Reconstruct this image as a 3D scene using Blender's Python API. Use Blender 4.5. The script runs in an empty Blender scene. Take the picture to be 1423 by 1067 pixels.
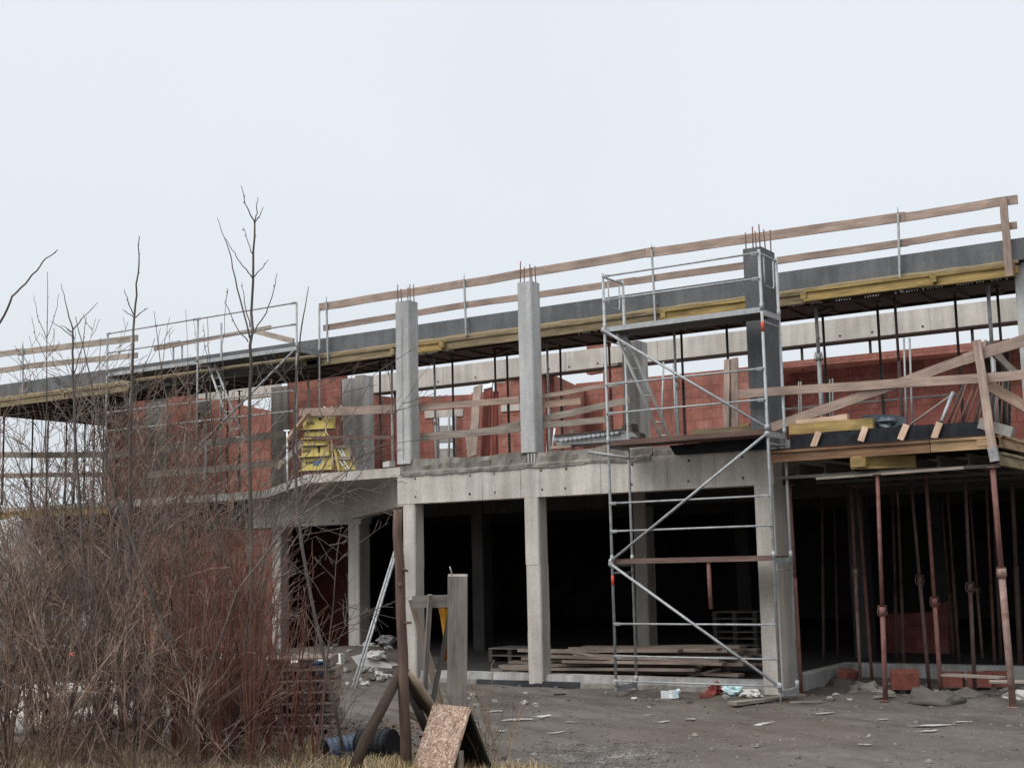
import bpy, math, random
from mathutils import Vector, noise
rnd = random.Random(7)
V = Vector
# ------------------------------------------------------------------ camera
sc = bpy.context.scene
W0, H0, F0 = 1423.0, 1067.0, 1855.1           # photograph size and focal length in its pixels
pitch, roll, yaw = math.radians(7.65), math.radians(-1.32), math.radians(-32.78)
EYE = V((0, 0, 2.25))
fw = V((math.sin(yaw) * math.cos(pitch), math.cos(yaw) * math.cos(pitch), math.sin(pitch)))
r0 = V((math.cos(yaw), -math.sin(yaw), 0)); u0 = r0.cross(fw)
RT = r0 * math.cos(roll) + u0 * math.sin(roll)
UP = u0 * math.cos(roll) - r0 * math.sin(roll)
cam = bpy.data.objects.new("camera", bpy.data.cameras.new("camera"))
bpy.context.collection.objects.link(cam)
cam.data.sensor_width = 36; cam.data.lens = 36 * F0 / W0
cam.data.clip_end = 5000; cam.data.clip_start = 0.1
from mathutils import Matrix
M_ = Matrix((RT, UP, -fw)).transposed().to_4x4(); M_.translation = EYE
cam.matrix_world = M_
sc.camera = cam
# ------------------------------------------------------------------ sky, sun, exposure
SUN_EL, SUN_AZ = math.radians(52), math.radians(205)     # bearing the light comes from: behind the camera, a little left
w = bpy.data.worlds.new("World"); sc.world = w; w.use_nodes = True
nt = w.node_tree; N = nt.nodes; Lk = nt.links; N.clear()
sky = N.new("ShaderNodeTexSky"); sky.sky_type = 'NISHITA'; sky.sun_disc = False
sky.sun_elevation = SUN_EL; sky.sun_rotation = SUN_AZ; sky.air_density = 1.0; sky.dust_density = 6.0
hs = N.new("ShaderNodeHueSaturation"); hs.inputs['Saturation'].default_value = 0.18
bg1 = N.new("ShaderNodeBackground"); bg1.inputs[1].default_value = 0.05
Lk.new(sky.outputs[0], hs.inputs['Color']); Lk.new(hs.outputs[0], bg1.inputs[0])
tc = N.new("ShaderNodeTexCoord"); sep = N.new("ShaderNodeSeparateXYZ"); Lk.new(tc.outputs['Generated'], sep.inputs[0])
ramp = N.new("ShaderNodeValToRGB")                         # overcast cloud layer: brighter towards the zenith
ramp.color_ramp.elements[0].position = 0.0; ramp.color_ramp.elements[0].color = (0.62, 0.66, 0.705, 1)
ramp.color_ramp.elements[1].position = 1.0; ramp.color_ramp.elements[1].color = (1.75, 1.82, 1.90, 1)
e = ramp.color_ramp.elements.new(0.45); e.color = (0.675, 0.725, 0.78, 1)
Lk.new(sep.outputs[2], ramp.inputs[0])
cn = N.new("ShaderNodeTexNoise"); cn.inputs['Scale'].default_value = 2.2; cn.inputs['Detail'].default_value = 4
Lk.new(tc.outputs['Generated'], cn.inputs['Vector'])
cm = N.new("ShaderNodeMapRange"); cm.inputs['To Min'].default_value = 0.94; cm.inputs['To Max'].default_value = 1.06
Lk.new(cn.outputs[0], cm.inputs[0])
bg2 = N.new("ShaderNodeBackground"); Lk.new(ramp.outputs[0], bg2.inputs[0]); Lk.new(cm.outputs[0], bg2.inputs[1])
ad = N.new("ShaderNodeAddShader"); Lk.new(bg1.outputs[0], ad.inputs[0]); Lk.new(bg2.outputs[0], ad.inputs[1])
out = N.new("ShaderNodeOutputWorld"); Lk.new(ad.outputs[0], out.inputs[0])
sun = bpy.data.objects.new("sun", bpy.data.lights.new("sun", 'SUN')); bpy.context.collection.objects.link(sun)
sun.data.energy = 1.5; sun.data.angle = math.radians(40); sun.data.color = (1.0, 0.97, 0.92)
sd = V((math.sin(SUN_AZ) * math.cos(SUN_EL), math.cos(SUN_AZ) * math.cos(SUN_EL), math.sin(SUN_EL)))
sun.rotation_euler = sd.to_track_quat('Z', 'Y').to_euler()
sc.view_settings.view_transform = 'Standard'; sc.view_settings.look = 'None'
sc.view_settings.exposure = 0.0; sc.view_settings.gamma = 1.0
# ------------------------------------------------------------------ finding real points
def ray(x, y): return RT * ((x - W0 / 2) / F0) - UP * ((y - H0 / 2) / F0) + fw
def PY(x, y, Y): d = ray(x, y); return EYE + d * ((Y - EYE.y) / d.y)
def PZ(x, y, Z): d = ray(x, y); return EYE + d * ((Z - EYE.z) / d.z)
def PD(x, y, D): return EYE + ray(x, y) * D
def GD(x, D, z=0.0):                                         # ground point at axis depth D in picture column x
    a = ray(x, 0); b = ray(x, 1000); k = ((z - EYE.z) / D - a.z) / (b.z - a.z)
    return EYE + ray(x, k * 1000) * D
# ------------------------------------------------------------------ materials
MAT = {}
def newmat(name, rough=0.8, metal=0.0, spec=0.3):
    m = bpy.data.materials.new(name); m.use_nodes = True; t = m.node_tree
    b = t.nodes['Principled BSDF']; b.inputs['Roughness'].default_value = rough; b.inputs['Metallic'].default_value = metal
    b.inputs['Specular IOR Level'].default_value = spec
    MAT[name] = m; return m, t, b
def nd(t, kind, **kw):
    n = t.nodes.new(kind)
    for k, v in kw.items():
        if k in n.inputs: n.inputs[k].default_value = v
        else: setattr(n, k, v)
    return n
def coords(t, scale, src='Object'):
    tcn = nd(t, "ShaderNodeTexCoord"); mp = nd(t, "ShaderNodeMapping"); mp.inputs['Scale'].default_value = scale
    t.links.new(tcn.outputs[src], mp.inputs['Vector']); return mp.outputs[0]
def noi(t, vec, scale, detail=5, rough=0.6):
    n = nd(t, "ShaderNodeTexNoise", Scale=scale, Detail=detail, Roughness=rough); t.links.new(vec, n.inputs['Vector']); return n.outputs[0]
def rmp(t, fac, stops):
    r = nd(t, "ShaderNodeValToRGB"); cr = r.color_ramp
    while len(cr.elements) < len(stops): cr.elements.new(0.5)
    for el, (p, c) in zip(cr.elements, stops):
        el.position = p; el.color = (c[0], c[1], c[2], 1) if isinstance(c, tuple) else (c, c, c, 1)
    t.links.new(fac, r.inputs[0]); return r.outputs[0]
def mix(t, a, b, fac, mode='MIX'):
    m = nd(t, "ShaderNodeMix", data_type='RGBA', blend_type=mode)
    for s, v in ((0, fac), (6, a), (7, b)):
        if isinstance(v, (int, float)): m.inputs[s].default_value = v
        elif isinstance(v, tuple): m.inputs[s].default_value = (*v[:3], 1)
        else: t.links.new(v, m.inputs[s])
    return m.outputs[2]
def bump(t, b, h, strength=0.4, dist=0.02):
    n = nd(t, "ShaderNodeBump", Strength=strength, Distance=dist); t.links.new(h, n.inputs['Height']); t.links.new(n.outputs[0], b.inputs['Normal'])
def concrete(name, lo, hi, stain=0.6, streak=True, rough=0.85, spec=0.25):
    m, t, b = newmat(name, rough, 0, spec)
    o = coords(t, (1, 1, 1)); base = rmp(t, noi(t, o, 1.3, 6), [(0.3, lo), (0.7, hi)])
    fine = rmp(t, noi(t, o, 26, 4), [(0.3, 0.82), (0.75, 1.06)])
    c = mix(t, base, fine, 1.0, 'MULTIPLY')
    if streak:
        s = coords(t, (3.2, 3.2, 0.3)); st = rmp(t, noi(t, s, 1.8, 4, 0.6), [(0.38, stain), (0.6, 1.0)])
        c = mix(t, c, st, 0.8, 'MULTIPLY')
        bl = coords(t, (1, 1, 1)); bt = rmp(t, noi(t, bl, 0.55, 3), [(0.35, 0.8), (0.65, 1.04)]); c = mix(t, c, bt, 0.8, 'MULTIPLY')
    t.links.new(c, b.inputs['Base Color']); bump(t, b, noi(t, o, 18, 6), 0.35, 0.012); return m
concrete('concrete', (0.46, 0.42, 0.375), (0.62, 0.575, 0.52), 0.74)
concrete('concrete_grey', (0.40, 0.40, 0.395), (0.52, 0.52, 0.51), 0.8)
concrete('concrete_wet', (0.088, 0.093, 0.098), (0.15, 0.155, 0.16), 0.75, rough=0.6)
concrete('concrete_slab', (0.105, 0.11, 0.113), (0.175, 0.18, 0.183), 0.75, rough=0.7)
concrete('concrete_rough', (0.17, 0.152, 0.135), (0.32, 0.29, 0.255), 0.5)
concrete('concrete_inner', (0.055, 0.050, 0.048), (0.085, 0.078, 0.074), 0.8)  # interior shade put into a near-black concrete colour
concrete('mud', (0.060, 0.052, 0.046), (0.13, 0.115, 0.10), 0.7, streak=False)
concrete('bitumen', (0.018, 0.019, 0.023), (0.045, 0.046, 0.052), 0.8)
concrete('white_rubble', (0.36, 0.35, 0.33), (0.58, 0.57, 0.55), 0.6, streak=False)
concrete('stone', (0.20, 0.185, 0.17), (0.40, 0.38, 0.35), 0.6, streak=False)
concrete('plaster_grey', (0.30, 0.29, 0.28), (0.46, 0.45, 0.43), 0.6)
def brick(name, c1, c2, mortar, bw, bh, ms=0.012, dirt=0.6):
    m, t, b = newmat(name, 0.9, 0, 0.2)
    tcn = nd(t, "ShaderNodeTexCoord"); sp = nd(t, "ShaderNodeSeparateXYZ"); t.links.new(tcn.outputs['Object'], sp.inputs[0])
    ad_ = nd(t, "ShaderNodeMath", operation='ADD'); t.links.new(sp.outputs[0], ad_.inputs[0]); t.links.new(sp.outputs[1], ad_.inputs[1])
    cb = nd(t, "ShaderNodeCombineXYZ"); t.links.new(ad_.outputs[0], cb.inputs[0]); t.links.new(sp.outputs[2], cb.inputs[1])
    bt = nd(t, "ShaderNodeTexBrick"); bt.offset = 0.5
    for k, v in (('Color1', c1), ('Color2', c2), ('Mortar', mortar)): bt.inputs[k].default_value = (*v, 1)
    for k, v in (('Scale', 1.0), ('Mortar Size', ms), ('Mortar Smooth', 0.3), ('Bias', -0.1), ('Brick Width', bw), ('Row Height', bh)): bt.inputs[k].default_value = v
    wob = nd(t, "ShaderNodeTexNoise", Scale=3.0, Detail=3.0); t.links.new(cb.outputs[0], wob.inputs['Vector']); t.links.new(mix(t, cb.outputs[0], wob.outputs[1], 0.045), bt.inputs['Vector'])
    o = coords(t, (1, 1, 1)); d = rmp(t, noi(t, o, 1.6, 6, 0.7), [(0.3, dirt), (0.7, 1.12)])
    c = mix(t, bt.outputs[0], d, 0.9, 'MULTIPLY')
    wh = rmp(t, noi(t, o, 2.2, 7, 0.8), [(0.55, 0.0), (0.72, 0.5)]); c = mix(t, c, (0.52, 0.36, 0.31), wh)
    dp = rmp(t, noi(t, coords(t, (1.4, 1.4, .5)), 0.9, 4), [(0.34, 0.62), (0.55, 1.0)]); c = mix(t, c, dp, 0.8, 'MULTIPLY')
    gr = coords(t, (34, 34, 1)); c = mix(t, c, rmp(t, noi(t, gr, 1.0, 2), [(0.3, 0.85), (0.7, 1.05)]), 0.8, 'MULTIPLY')
    t.links.new(c, b.inputs['Base Color']); bump(t, b, bt.outputs[1], 0.5, -0.012); return m
brick('red_block', (0.36, 0.15, 0.115), (0.305, 0.12, 0.093), (0.25, 0.102, 0.082), 0.40, 0.25)
brick('red_block_shaded', (0.25, 0.088, 0.070), (0.205, 0.070, 0.057), (0.175, 0.062, 0.051), 0.40, 0.25)  # darker, dirtier red block with recess and interior shade put into the colour
brick('brown_block', (0.30, 0.13, 0.085), (0.22, 0.085, 0.06), (0.12, 0.06, 0.05), 0.40, 0.25)
brick('grey_block', (0.26, 0.25, 0.24), (0.19, 0.18, 0.175), (0.10, 0.10, 0.10), 0.40, 0.25)
def wood(name, lo, hi, rough=0.85, grain=26, stain=0.55):
    m, t, b = newmat(name, rough, 0, 0.2)
    u = coords(t, (1.6, grain, 1), 'UV'); g = noi(t, u, 1.0, 6, 0.7)
    c = rmp(t, g, [(0.28, lo), (0.72, hi)])
    u2 = coords(t, (0.9, 3.0, 1), 'UV'); c = mix(t, c, rmp(t, noi(t, u2, 1.7, 4), [(0.32, stain), (0.62, 1.05)]), 0.85, 'MULTIPLY')
    oi = nd(t, "ShaderNodeObjectInfo"); c = mix(t, c, rmp(t, oi.outputs['Random'], [(0.0, 0.82), (1.0, 1.12)]), 0.9, 'MULTIPLY')
    t.links.new(c, b.inputs['Base Color']); bump(t, b, g, 0.35, 0.006); return m
wood('plank', (0.25, 0.183, 0.15), (0.44, 0.335, 0.28))
wood('plank_grey', (0.20, 0.165, 0.135), (0.38, 0.33, 0.28))
wood('plank_pale', (0.33, 0.265, 0.215), (0.50, 0.425, 0.36))
wood('plank_new', (0.46, 0.31, 0.22), (0.66, 0.48, 0.36))
wood('timber_orange', (0.26, 0.165, 0.09), (0.48, 0.33, 0.19), stain=.35)
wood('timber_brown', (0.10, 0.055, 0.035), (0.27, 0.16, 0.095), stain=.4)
wood('formwork_yellow', (0.26, 0.175, 0.065), (0.46, 0.335, 0.14), stain=.4)
wood('formwork_worn', (0.17, 0.13, 0.08), (0.37, 0.295, 0.18), stain=.4)
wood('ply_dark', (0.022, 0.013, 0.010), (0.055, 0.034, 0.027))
wood('deck_red', (0.10, 0.058, 0.050), (0.21, 0.135, 0.115))
wood('ply_red', (0.13, 0.035, 0.028), (0.22, 0.065, 0.05))
wood('timber_grey', (0.15, 0.13, 0.115), (0.33, 0.295, 0.265), grain=40)
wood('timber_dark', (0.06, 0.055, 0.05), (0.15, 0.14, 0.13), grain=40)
wood('bark_pole', (0.070, 0.045, 0.035), (0.17, 0.115, 0.09), grain=9, stain=0.6)
wood('bark_dark', (0.030, 0.020, 0.016), (0.105, 0.072, 0.055), grain=9, stain=0.6)
wood('split_wood', (0.30, 0.22, 0.15), (0.52, 0.42, 0.32), grain=14)
wood('stacked_plank', (0.18, 0.135, 0.11), (0.40, 0.32, 0.27))
def metal(name, lo, hi, rough=0.5, met=0.7, scale=9):
    m, t, b = newmat(name, rough, met, 0.5)
    o = coords(t, (1, 1, 1)); n = noi(t, o, scale, 6, 0.7)
    t.links.new(rmp(t, n, [(0.35, lo), (0.65, hi)]), b.inputs['Base Color'])
    t.links.new(rmp(t, n, [(0.3, rough - 0.1), (0.7, min(1, rough + 0.2))]), b.inputs['Roughness']); return m
metal('galvanised', (0.25, 0.26, 0.265), (0.42, 0.43, 0.435), 0.55, 0.35)
metal('aluminium', (0.50, 0.50, 0.49), (0.66, 0.66, 0.65), 0.5, 0.2)
metal('steel_dark', (0.030, 0.024, 0.022), (0.085, 0.062, 0.055), 0.7, 0.2)
metal('steel_grey', (0.20, 0.20, 0.20), (0.36, 0.36, 0.36), 0.6, 0.4)
metal('prop_red', (0.115, 0.040, 0.032), (0.21, 0.105, 0.09), 0.75, 0.1)
metal('prop_brown', (0.055, 0.030, 0.027), (0.12, 0.075, 0.066), 0.75, 0.1)
metal('prop_scraped', (0.14, 0.055, 0.043), (0.34, 0.25, 0.215), 0.75, 0.1, 5)
metal('rebar', (0.09, 0.045, 0.03), (0.17, 0.09, 0.065), 0.85, 0.1, 30)
def plain(name, c, rough=0.7, spec=0.3, var=0.25, scale=8):
    m, t, b = newmat(name, rough, 0, spec); o = coords(t, (1, 1, 1))
    t.links.new(rmp(t, noi(t, o, scale, 5), [(0.3, tuple(x * (1 - var) for x in c)), (0.7, tuple(min(1, x * (1 + var)) for x in c))]), b.inputs['Base Color'])
    bump(t, b, noi(t, o, scale * 3, 4), 0.2, 0.01); return m
plain('paint_yellow', (0.46, 0.365, 0.12), 0.65, var=.14, scale=3); plain('paint_dark', (0.03, 0.028, 0.025), 0.6); plain('paint_blue', (0.05, 0.13, 0.22), 0.6)
plain('paint_red', (0.50, 0.07, 0.04), 0.6); plain('membrane', (0.016, 0.017, 0.021), 0.6, 0.15, 0.6); plain('membrane_blue', (0.035, 0.048, 0.062), 0.35, 0.5)
plain('orange_cloth', (0.62, 0.30, 0.035), 0.85); plain('blue_plastic', (0.10, 0.18, 0.32), 0.5, var=0.4); plain('rope', (0.48, 0.40, 0.31), 0.9)
plain('white_plastic', (0.70, 0.74, 0.76), 0.45); plain('pale_blue_plastic', (0.50, 0.66, 0.68), 0.4, var=0.3); plain('red_cloth', (0.24, 0.055, 0.048), 0.9)
plain('white_foam', (0.72, 0.71, 0.68), 0.9, var=0.12); plain('white_sack', (0.60, 0.57, 0.53), 0.9, var=0.25, scale=4)
plain('pipe_blue', (0.055, 0.085, 0.135), 0.4, 0.5, 0.3); plain('pipe_black', (0.012, 0.013, 0.016), 0.6); plain('red_tile', (0.185, 0.064, 0.047), 0.9, var=0.3)
plain('car_dark', (0.05, 0.045, 0.045), 0.3, 0.5); plain('glass_dark', (0.02, 0.02, 0.022), 0.1, 0.6)
def twigmat(name, a, b_, c_):
    m, t, b = newmat(name, 0.85, 0, 0.15); o = coords(t, (1, 1, 1))
    base = rmp(t, noi(t, o, 2.3, 4), [(0.30, a), (0.5, b_), (0.70, c_)])
    t.links.new(mix(t, base, rmp(t, noi(t, o, 40, 3), [(0.3, 0.65), (0.7, 1.2)]), 0.8, 'MULTIPLY'), b.inputs['Base Color']); return m
twigmat('twig', (0.060, 0.040, 0.031), (0.185, 0.125, 0.097), (0.40, 0.30, 0.24))
twigmat('twig_grey', (0.10, 0.084, 0.072), (0.18, 0.152, 0.13), (0.31, 0.265, 0.235))
twigmat('twig_red', (0.100, 0.042, 0.033), (0.175, 0.078, 0.060), (0.25, 0.135, 0.108))
twigmat('sapling_bark', (0.075, 0.062, 0.055), (0.125, 0.105, 0.093), (0.19, 0.16, 0.145))
twigmat('gravel_mat', (0.07, 0.062, 0.056), (0.13, 0.118, 0.108), (0.30, 0.28, 0.26))
twigmat('straw_brown', (0.13, 0.095, 0.062), (0.22, 0.165, 0.11), (0.34, 0.27, 0.19))
twigmat('straw', (0.22, 0.155, 0.075), (0.38, 0.29, 0.16), (0.50, 0.41, 0.26))
twigmat('leaf_brown', (0.055, 0.034, 0.024), (0.11, 0.07, 0.045), (0.18, 0.12, 0.08))
# chipboard
m, t, b = newmat('chipboard', 0.8, 0, 0.25)
u = coords(t, (1, 1, 1), 'UV'); vo = nd(t, "ShaderNodeTexVoronoi", Scale=34.0); wv = nd(t, "ShaderNodeMapping"); wv.inputs['Scale'].default_value = (1, 2.2, 1); wv.inputs['Rotation'].default_value = (0, 0, 0.6)
dist = noi(t, u, 7, 3); t.links.new(mix(t, u, nd(t, "ShaderNodeTexNoise", Scale=9.0).outputs[1], 0.12), wv.inputs[0]); t.links.new(wv.outputs[0], vo.inputs['Vector'])
sp = nd(t, "ShaderNodeSeparateXYZ"); t.links.new(vo.outputs['Color'], sp.inputs[0])
c = rmp(t, sp.outputs[0], [(0.0, (0.17, 0.105, 0.075)), (0.4, (0.31, 0.205, 0.15)), (0.75, (0.42, 0.305, 0.235)), (1.0, (0.56, 0.45, 0.37))])
c = mix(t, c, rmp(t, noi(t, u, 5, 4), [(0.3, 0.6), (0.7, 1.1)]), 0.8, 'MULTIPLY')
t.links.new(c, b.inputs['Base Color']); bump(t, b, sp.outputs[1], 0.3, 0.004)
plain('chipboard_dark', (0.030, 0.032, 0.022), 0.9, var=0.5)  # dark olive sheet colour, far darker than the plain chipboard
# ground: dark wet earth and gravel with pale dusty patches
m, t, b = newmat('ground_mat', 0.75, 0, 0.35)
o = coords(t, (1, 1, 1)); strx = coords(t, (0.35, 1.2, 1))
c = rmp(t, noi(t, o, 0.45, 6, 0.65), [(0.30, (0.066, 0.055, 0.048)), (0.52, (0.104, 0.090, 0.080)), (0.75, (0.148, 0.132, 0.119))])
c = mix(t, c, rmp(t, noi(t, o, 13, 8, 0.8), [(0.25, 0.5), (0.5, 1.0), (0.8, 1.7)]), 0.85, 'MULTIPLY')
rot = nd(t, "ShaderNodeMapping"); rot.inputs['Rotation'].default_value = (0, 0, 0.50); t.links.new(o, rot.inputs[0]); str2 = nd(t, "ShaderNodeMapping"); str2.inputs['Scale'].default_value = (0.16, 1.5, 1); t.links.new(rot.outputs[0], str2.inputs[0]); strx = str2.outputs[0]
tr = rmp(t, noi(t, strx, 1.7, 6, .65), [(0.36, 0.62), (0.5, 1.0), (0.66, 1.32)]); c = mix(t, c, tr, 0.8, 'MULTIPLY')
vs = nd(t, "ShaderNodeTexVoronoi", Scale=18.0); t.links.new(o, vs.inputs['Vector'])
bw = rmp(t, noi(t, o, 0.22, 4), [(0.42, 0.0), (0.6, 0.55)]); c = mix(t, c, (0.105, 0.078, 0.060), bw)
peb = rmp(t, vs.outputs['Distance'], [(0.06, 0.85), (0.15, 0.0)]); rare = rmp(t, noi(t, o, 1.1, 4), [(0.56, 0.0), (0.66, 0.75)])
pf = mix(t, peb, rare, 1.0, 'MULTIPLY'); c = mix(t, c, (0.27, 0.25, 0.23), pf)
t.links.new(c, b.inputs['Base Color'])
t.links.new(rmp(t, noi(t, o, 0.6, 5), [(0.38, 0.42), (0.6, 0.92)]), b.inputs['Roughness']); bump(t, b, noi(t, coords(t, (.6, 1.5, 1)), 9, 9, 0.75), 0.7, 0.04)
m, t, b = newmat('ice_mat', 0.35, 0, 0.5); o = coords(t, (1, 1, 1))
t.links.new(rmp(t, noi(t, o, 5, 6, 0.8), [(0.35, (0.26, 0.25, 0.24)), (0.65, (0.60, 0.59, 0.57))]), b.inputs['Base Color'])
us = nd(t, "ShaderNodeSeparateXYZ"); t.links.new(coords(t, (1, 1, 1), 'UV'), us.inputs[0]); al = nd(t, "ShaderNodeMath", operation='ADD'); t.links.new(us.outputs[0], al.inputs[0]); t.links.new(noi(t, coords(t, (1, 1, 1)), 11, 5, .8), al.inputs[1])
t.links.new(rmp(t, al.outputs[0], [(0.98, 0.85), (1.16, 0.0)]), b.inputs['Alpha'])
# ------------------------------------------------------------------ mesh building
class MB:
    def __init__(s): s.v = []; s.f = []; s.uv = []; s.mi = []; s.sm = []
    def face(s, idx, uvs, mi=0, smooth=False): s.f.append(idx); s.uv.append(uvs); s.mi.append(mi); s.sm.append(smooth)
    def box(s, x0, x1, y0, y1, z0, z1, mi=0):
        return s.bar((x0, (y0 + y1) / 2, (z0 + z1) / 2), (x1, (y0 + y1) / 2, (z0 + z1) / 2), abs(y1 - y0), abs(z1 - z0), mi=mi)
    def bar(s, a, b_, wd, ht, up=(0, 0, 1), mi=0, segs=1, warp=0.0):
        a = V(a); b_ = V(b_); d = b_ - a; L = d.length; d = d / L
        up = V(up); sd_ = d.cross(up)
        if sd_.length < 1e-4: sd_ = d.cross(V((0, 1, 0)))
        sd_.normalize(); u_ = sd_.cross(d)
        base = len(s.v); rows = []; uo = rnd.random() * 20
        for i in range(segs + 1):
            k = i / segs; p = a + d * (L * k)
            if warp: p = p + u_ * (rnd.uniform(-1, 1) * warp) + sd_ * (rnd.uniform(-1, 1) * warp)
            tw = rnd.uniform(-1, 1) * warp / max(ht, wd) * 0.5 if warp else 0
            s2 = sd_ + u_ * tw; u2 = u_ - sd_ * tw
            rows.append(len(s.v))
            s.v += [p - s2 * wd / 2 - u2 * ht / 2, p + s2 * wd / 2 - u2 * ht / 2, p + s2 * wd / 2 + u2 * ht / 2, p - s2 * wd / 2 + u2 * ht / 2]
        for i in range(segs):
            q = rows[i]; r = rows[i + 1]; l0 = uo + L * i / segs; l1 = uo + L * (i + 1) / segs
            for j in range(4):
                j2 = (j + 1) % 4; wj = wd if j % 2 == 0 else ht; vo_ = j * 0.37
                s.face((q + j, q + j2, r + j2, r + j), [(l0, vo_), (l0, vo_ + wj), (l1, vo_ + wj), (l1, vo_)], mi)
        q = rows[0]; s.face((q + 3, q + 2, q + 1, q), [(0, 0), (0.02, wd), (0.04, wd), (0.02, 0)], mi)
        q = rows[-1]; s.face((q, q + 1, q + 2, q + 3), [(0, 0), (0.02, wd), (0.04, wd), (0.02, 0)], mi)
        return s
    def tube(s, pts, rad, n=6, mi=0, cap=True, smooth=True):
        pts = [V(p) for p in pts]; m_ = len(pts)
        if not isinstance(rad, (list, tuple)): rad = [rad] * m_
        rows = []; L = 0.0; uo = rnd.random() * 20; ls = []; ref = None
        for i in range(m_):
            d = (pts[min(i + 1, m_ - 1)] - pts[max(i - 1, 0)])
            if d.length < 1e-6: d = V((0, 0, 1))
            d.normalize()
            if ref is None: ref = V((0.3, 0.2, 0.93)) if abs(d.z) < 0.8 else V((0.9, 0.3, 0.1))
            sx = d.cross(ref)
            if sx.length < 1e-3: sx = d.cross(V((0.1, 1, 0.2)))
            sx.normalize(); sy = sx.cross(d); ref = sy
            if i: L += (pts[i] - pts[i - 1]).length
            ls.append(L + uo); rows.append(len(s.v))
            for j in range(n):
                a = 2 * math.pi * j / n; s.v.append(pts[i] + sx * (math.cos(a) * rad[i]) + sy * (math.sin(a) * rad[i]))
        cir = 2 * math.pi * max(rad)
        for i in range(m_ - 1):
            for j in range(n):
                j2 = (j + 1) % n; v0 = cir * j / n; v1 = cir * (j + 1) / n
                s.face((rows[i] + j, rows[i] + j2, rows[i + 1] + j2, rows[i + 1] + j), [(ls[i], v0), (ls[i], v1), (ls[i + 1], v1), (ls[i + 1], v0)], mi, smooth)
        if cap:
            z = [(0, 0)] * n
            s.face(tuple(rows[0] + j for j in reversed(range(n))), z, mi); s.face(tuple(rows[-1] + j for j in range(n)), z, mi)
        return s
    def prism(s, poly, ext, mi=0):                          # polygon of points swept by the vector ext
        poly = [V(p) for p in poly]; ext = V(ext); n = len(poly); b0 = len(s.v)
        nrm = V((0, 0, 0))
        for i in range(n): nrm += poly[i].cross(poly[(i + 1) % n])
        if nrm.dot(ext) > 0: poly.reverse()
        s.v += poly + [p + ext for p in poly]
        ax = (poly[1] - poly[0]).normalized(); nn = nrm.normalized(); ay = nn.cross(ax)
        uvp = [((p - poly[0]).dot(ax), (p - poly[0]).dot(ay)) for p in poly]
        s.face(tuple(b0 + i for i in range(n)), uvp, mi); s.face(tuple(b0 + n + i for i in reversed(range(n))), list(reversed(uvp)), mi)
        for i in range(n):
            j = (i + 1) % n; L = (poly[j] - poly[i]).length; E_ = ext.length
            s.face((b0 + i, b0 + n + i, b0 + n + j, b0 + j), [(0, 0), (0, E_), (L, E_), (L, 0)], mi)
        return s
    def ibeam(s, a, b_, ht=0.2, wd=0.08, mi=0):
        a = V(a); b_ = V(b_); d = (b_ - a).normalized(); sd_ = d.cross(V((0, 0, 1))).normalized(); up = sd_.cross(d)
        h = ht / 2; w_ = wd / 2; t_ = 0.04; q = 0.0135
        pr = [(-w_, -h), (w_, -h), (w_, -h + t_), (q, -h + t_), (q, h - t_), (w_, h - t_), (w_, h), (-w_, h), (-w_, h - t_), (-q, h - t_), (-q, -h + t_), (-w_, -h + t_)]
        n = len(pr); b0 = len(s.v); L = (b_ - a).length; uo = rnd.random() * 20
        s.v += [a + sd_ * x + up * y for x, y in pr] + [b_ + sd_ * x + up * y for x, y in pr]
        for i in range(n):
            j = (i + 1) % n; el = math.dist(pr[i], pr[j]); v0 = i * 0.21
            s.face((b0 + i, b0 + j, b0 + n + j, b0 + n + i), [(uo, v0), (uo, v0 + el), (uo + L, v0 + el), (uo + L, v0)], mi)
        for q0 in (b0, b0 + n):
            for f in ((0, 1, 2, 11), (10, 3, 4, 9), (8, 5, 6, 7)):
                s.face(tuple(q0 + i for i in (f if q0 == b0 + n else reversed(f))), [(0, 0), (0, .05), (.05, .05), (.05, 0)], mi)
        return s
    def lump(s, c, rx, ry, rz, n=3, rough=0.25, mi=0, seed=None, half=False, smooth=False):
        c = V(c); nu, nv = 6 + n * 2, 4 + n; seed = rnd.random() * 100 if seed is None else seed; b0 = len(s.v)
        for i in range(nv + 1):
            th = math.pi * i / nv
            for j in range(nu):
                ph = 2 * math.pi * j / nu; d = V((math.sin(th) * math.cos(ph), math.sin(th) * math.sin(ph), math.cos(th)))
                k = 1 + rough * noise.noise(d * 2.1 + V((seed, seed * .7, 0))) * 1.6
                p = V((d.x * rx * k, d.y * ry * k, d.z * rz * k))
                if half and p.z < 0: p.z *= 0.2
                s.v.append(c + p)
        for i in range(nv):
            for j in range(nu):
                j2 = (j + 1) % nu; s.face((b0 + i * nu + j, b0 + (i + 1) * nu + j, b0 + (i + 1) * nu + j2, b0 + i * nu + j2), [(j * .1, i * .1), (j * .1, i * .1 + .1), (j * .1 + .1, i * .1 + .1), (j * .1 + .1, i * .1)], mi, smooth)
        return s
    def build(s, name, mats, parent=None, loc=None):
        me = bpy.data.meshes.new(name)
        off = V(root_loc(parent)) if parent is not None else (V(loc) if loc is not None else V((0, 0, 0)))
        me.from_pydata([tuple(p - off) for p in s.v], [], s.f)
        ul = me.uv_layers.new(name="UVMap"); flat = [c for fu in s.uv for q in fu for c in q]; ul.data.foreach_set('uv', flat)
        me.polygons.foreach_set('material_index', s.mi); me.polygons.foreach_set('use_smooth', s.sm)
        for mname in ([mats] if isinstance(mats, str) else mats): me.materials.append(MAT[mname])
        me.update()
        o = bpy.data.objects.new(name, me); bpy.context.collection.objects.link(o)
        if parent is not None: o.parent = parent
        else: o.location = off
        return o
def root_loc(o):
    while o.parent is not None: o = o.parent
    return o.location
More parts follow.
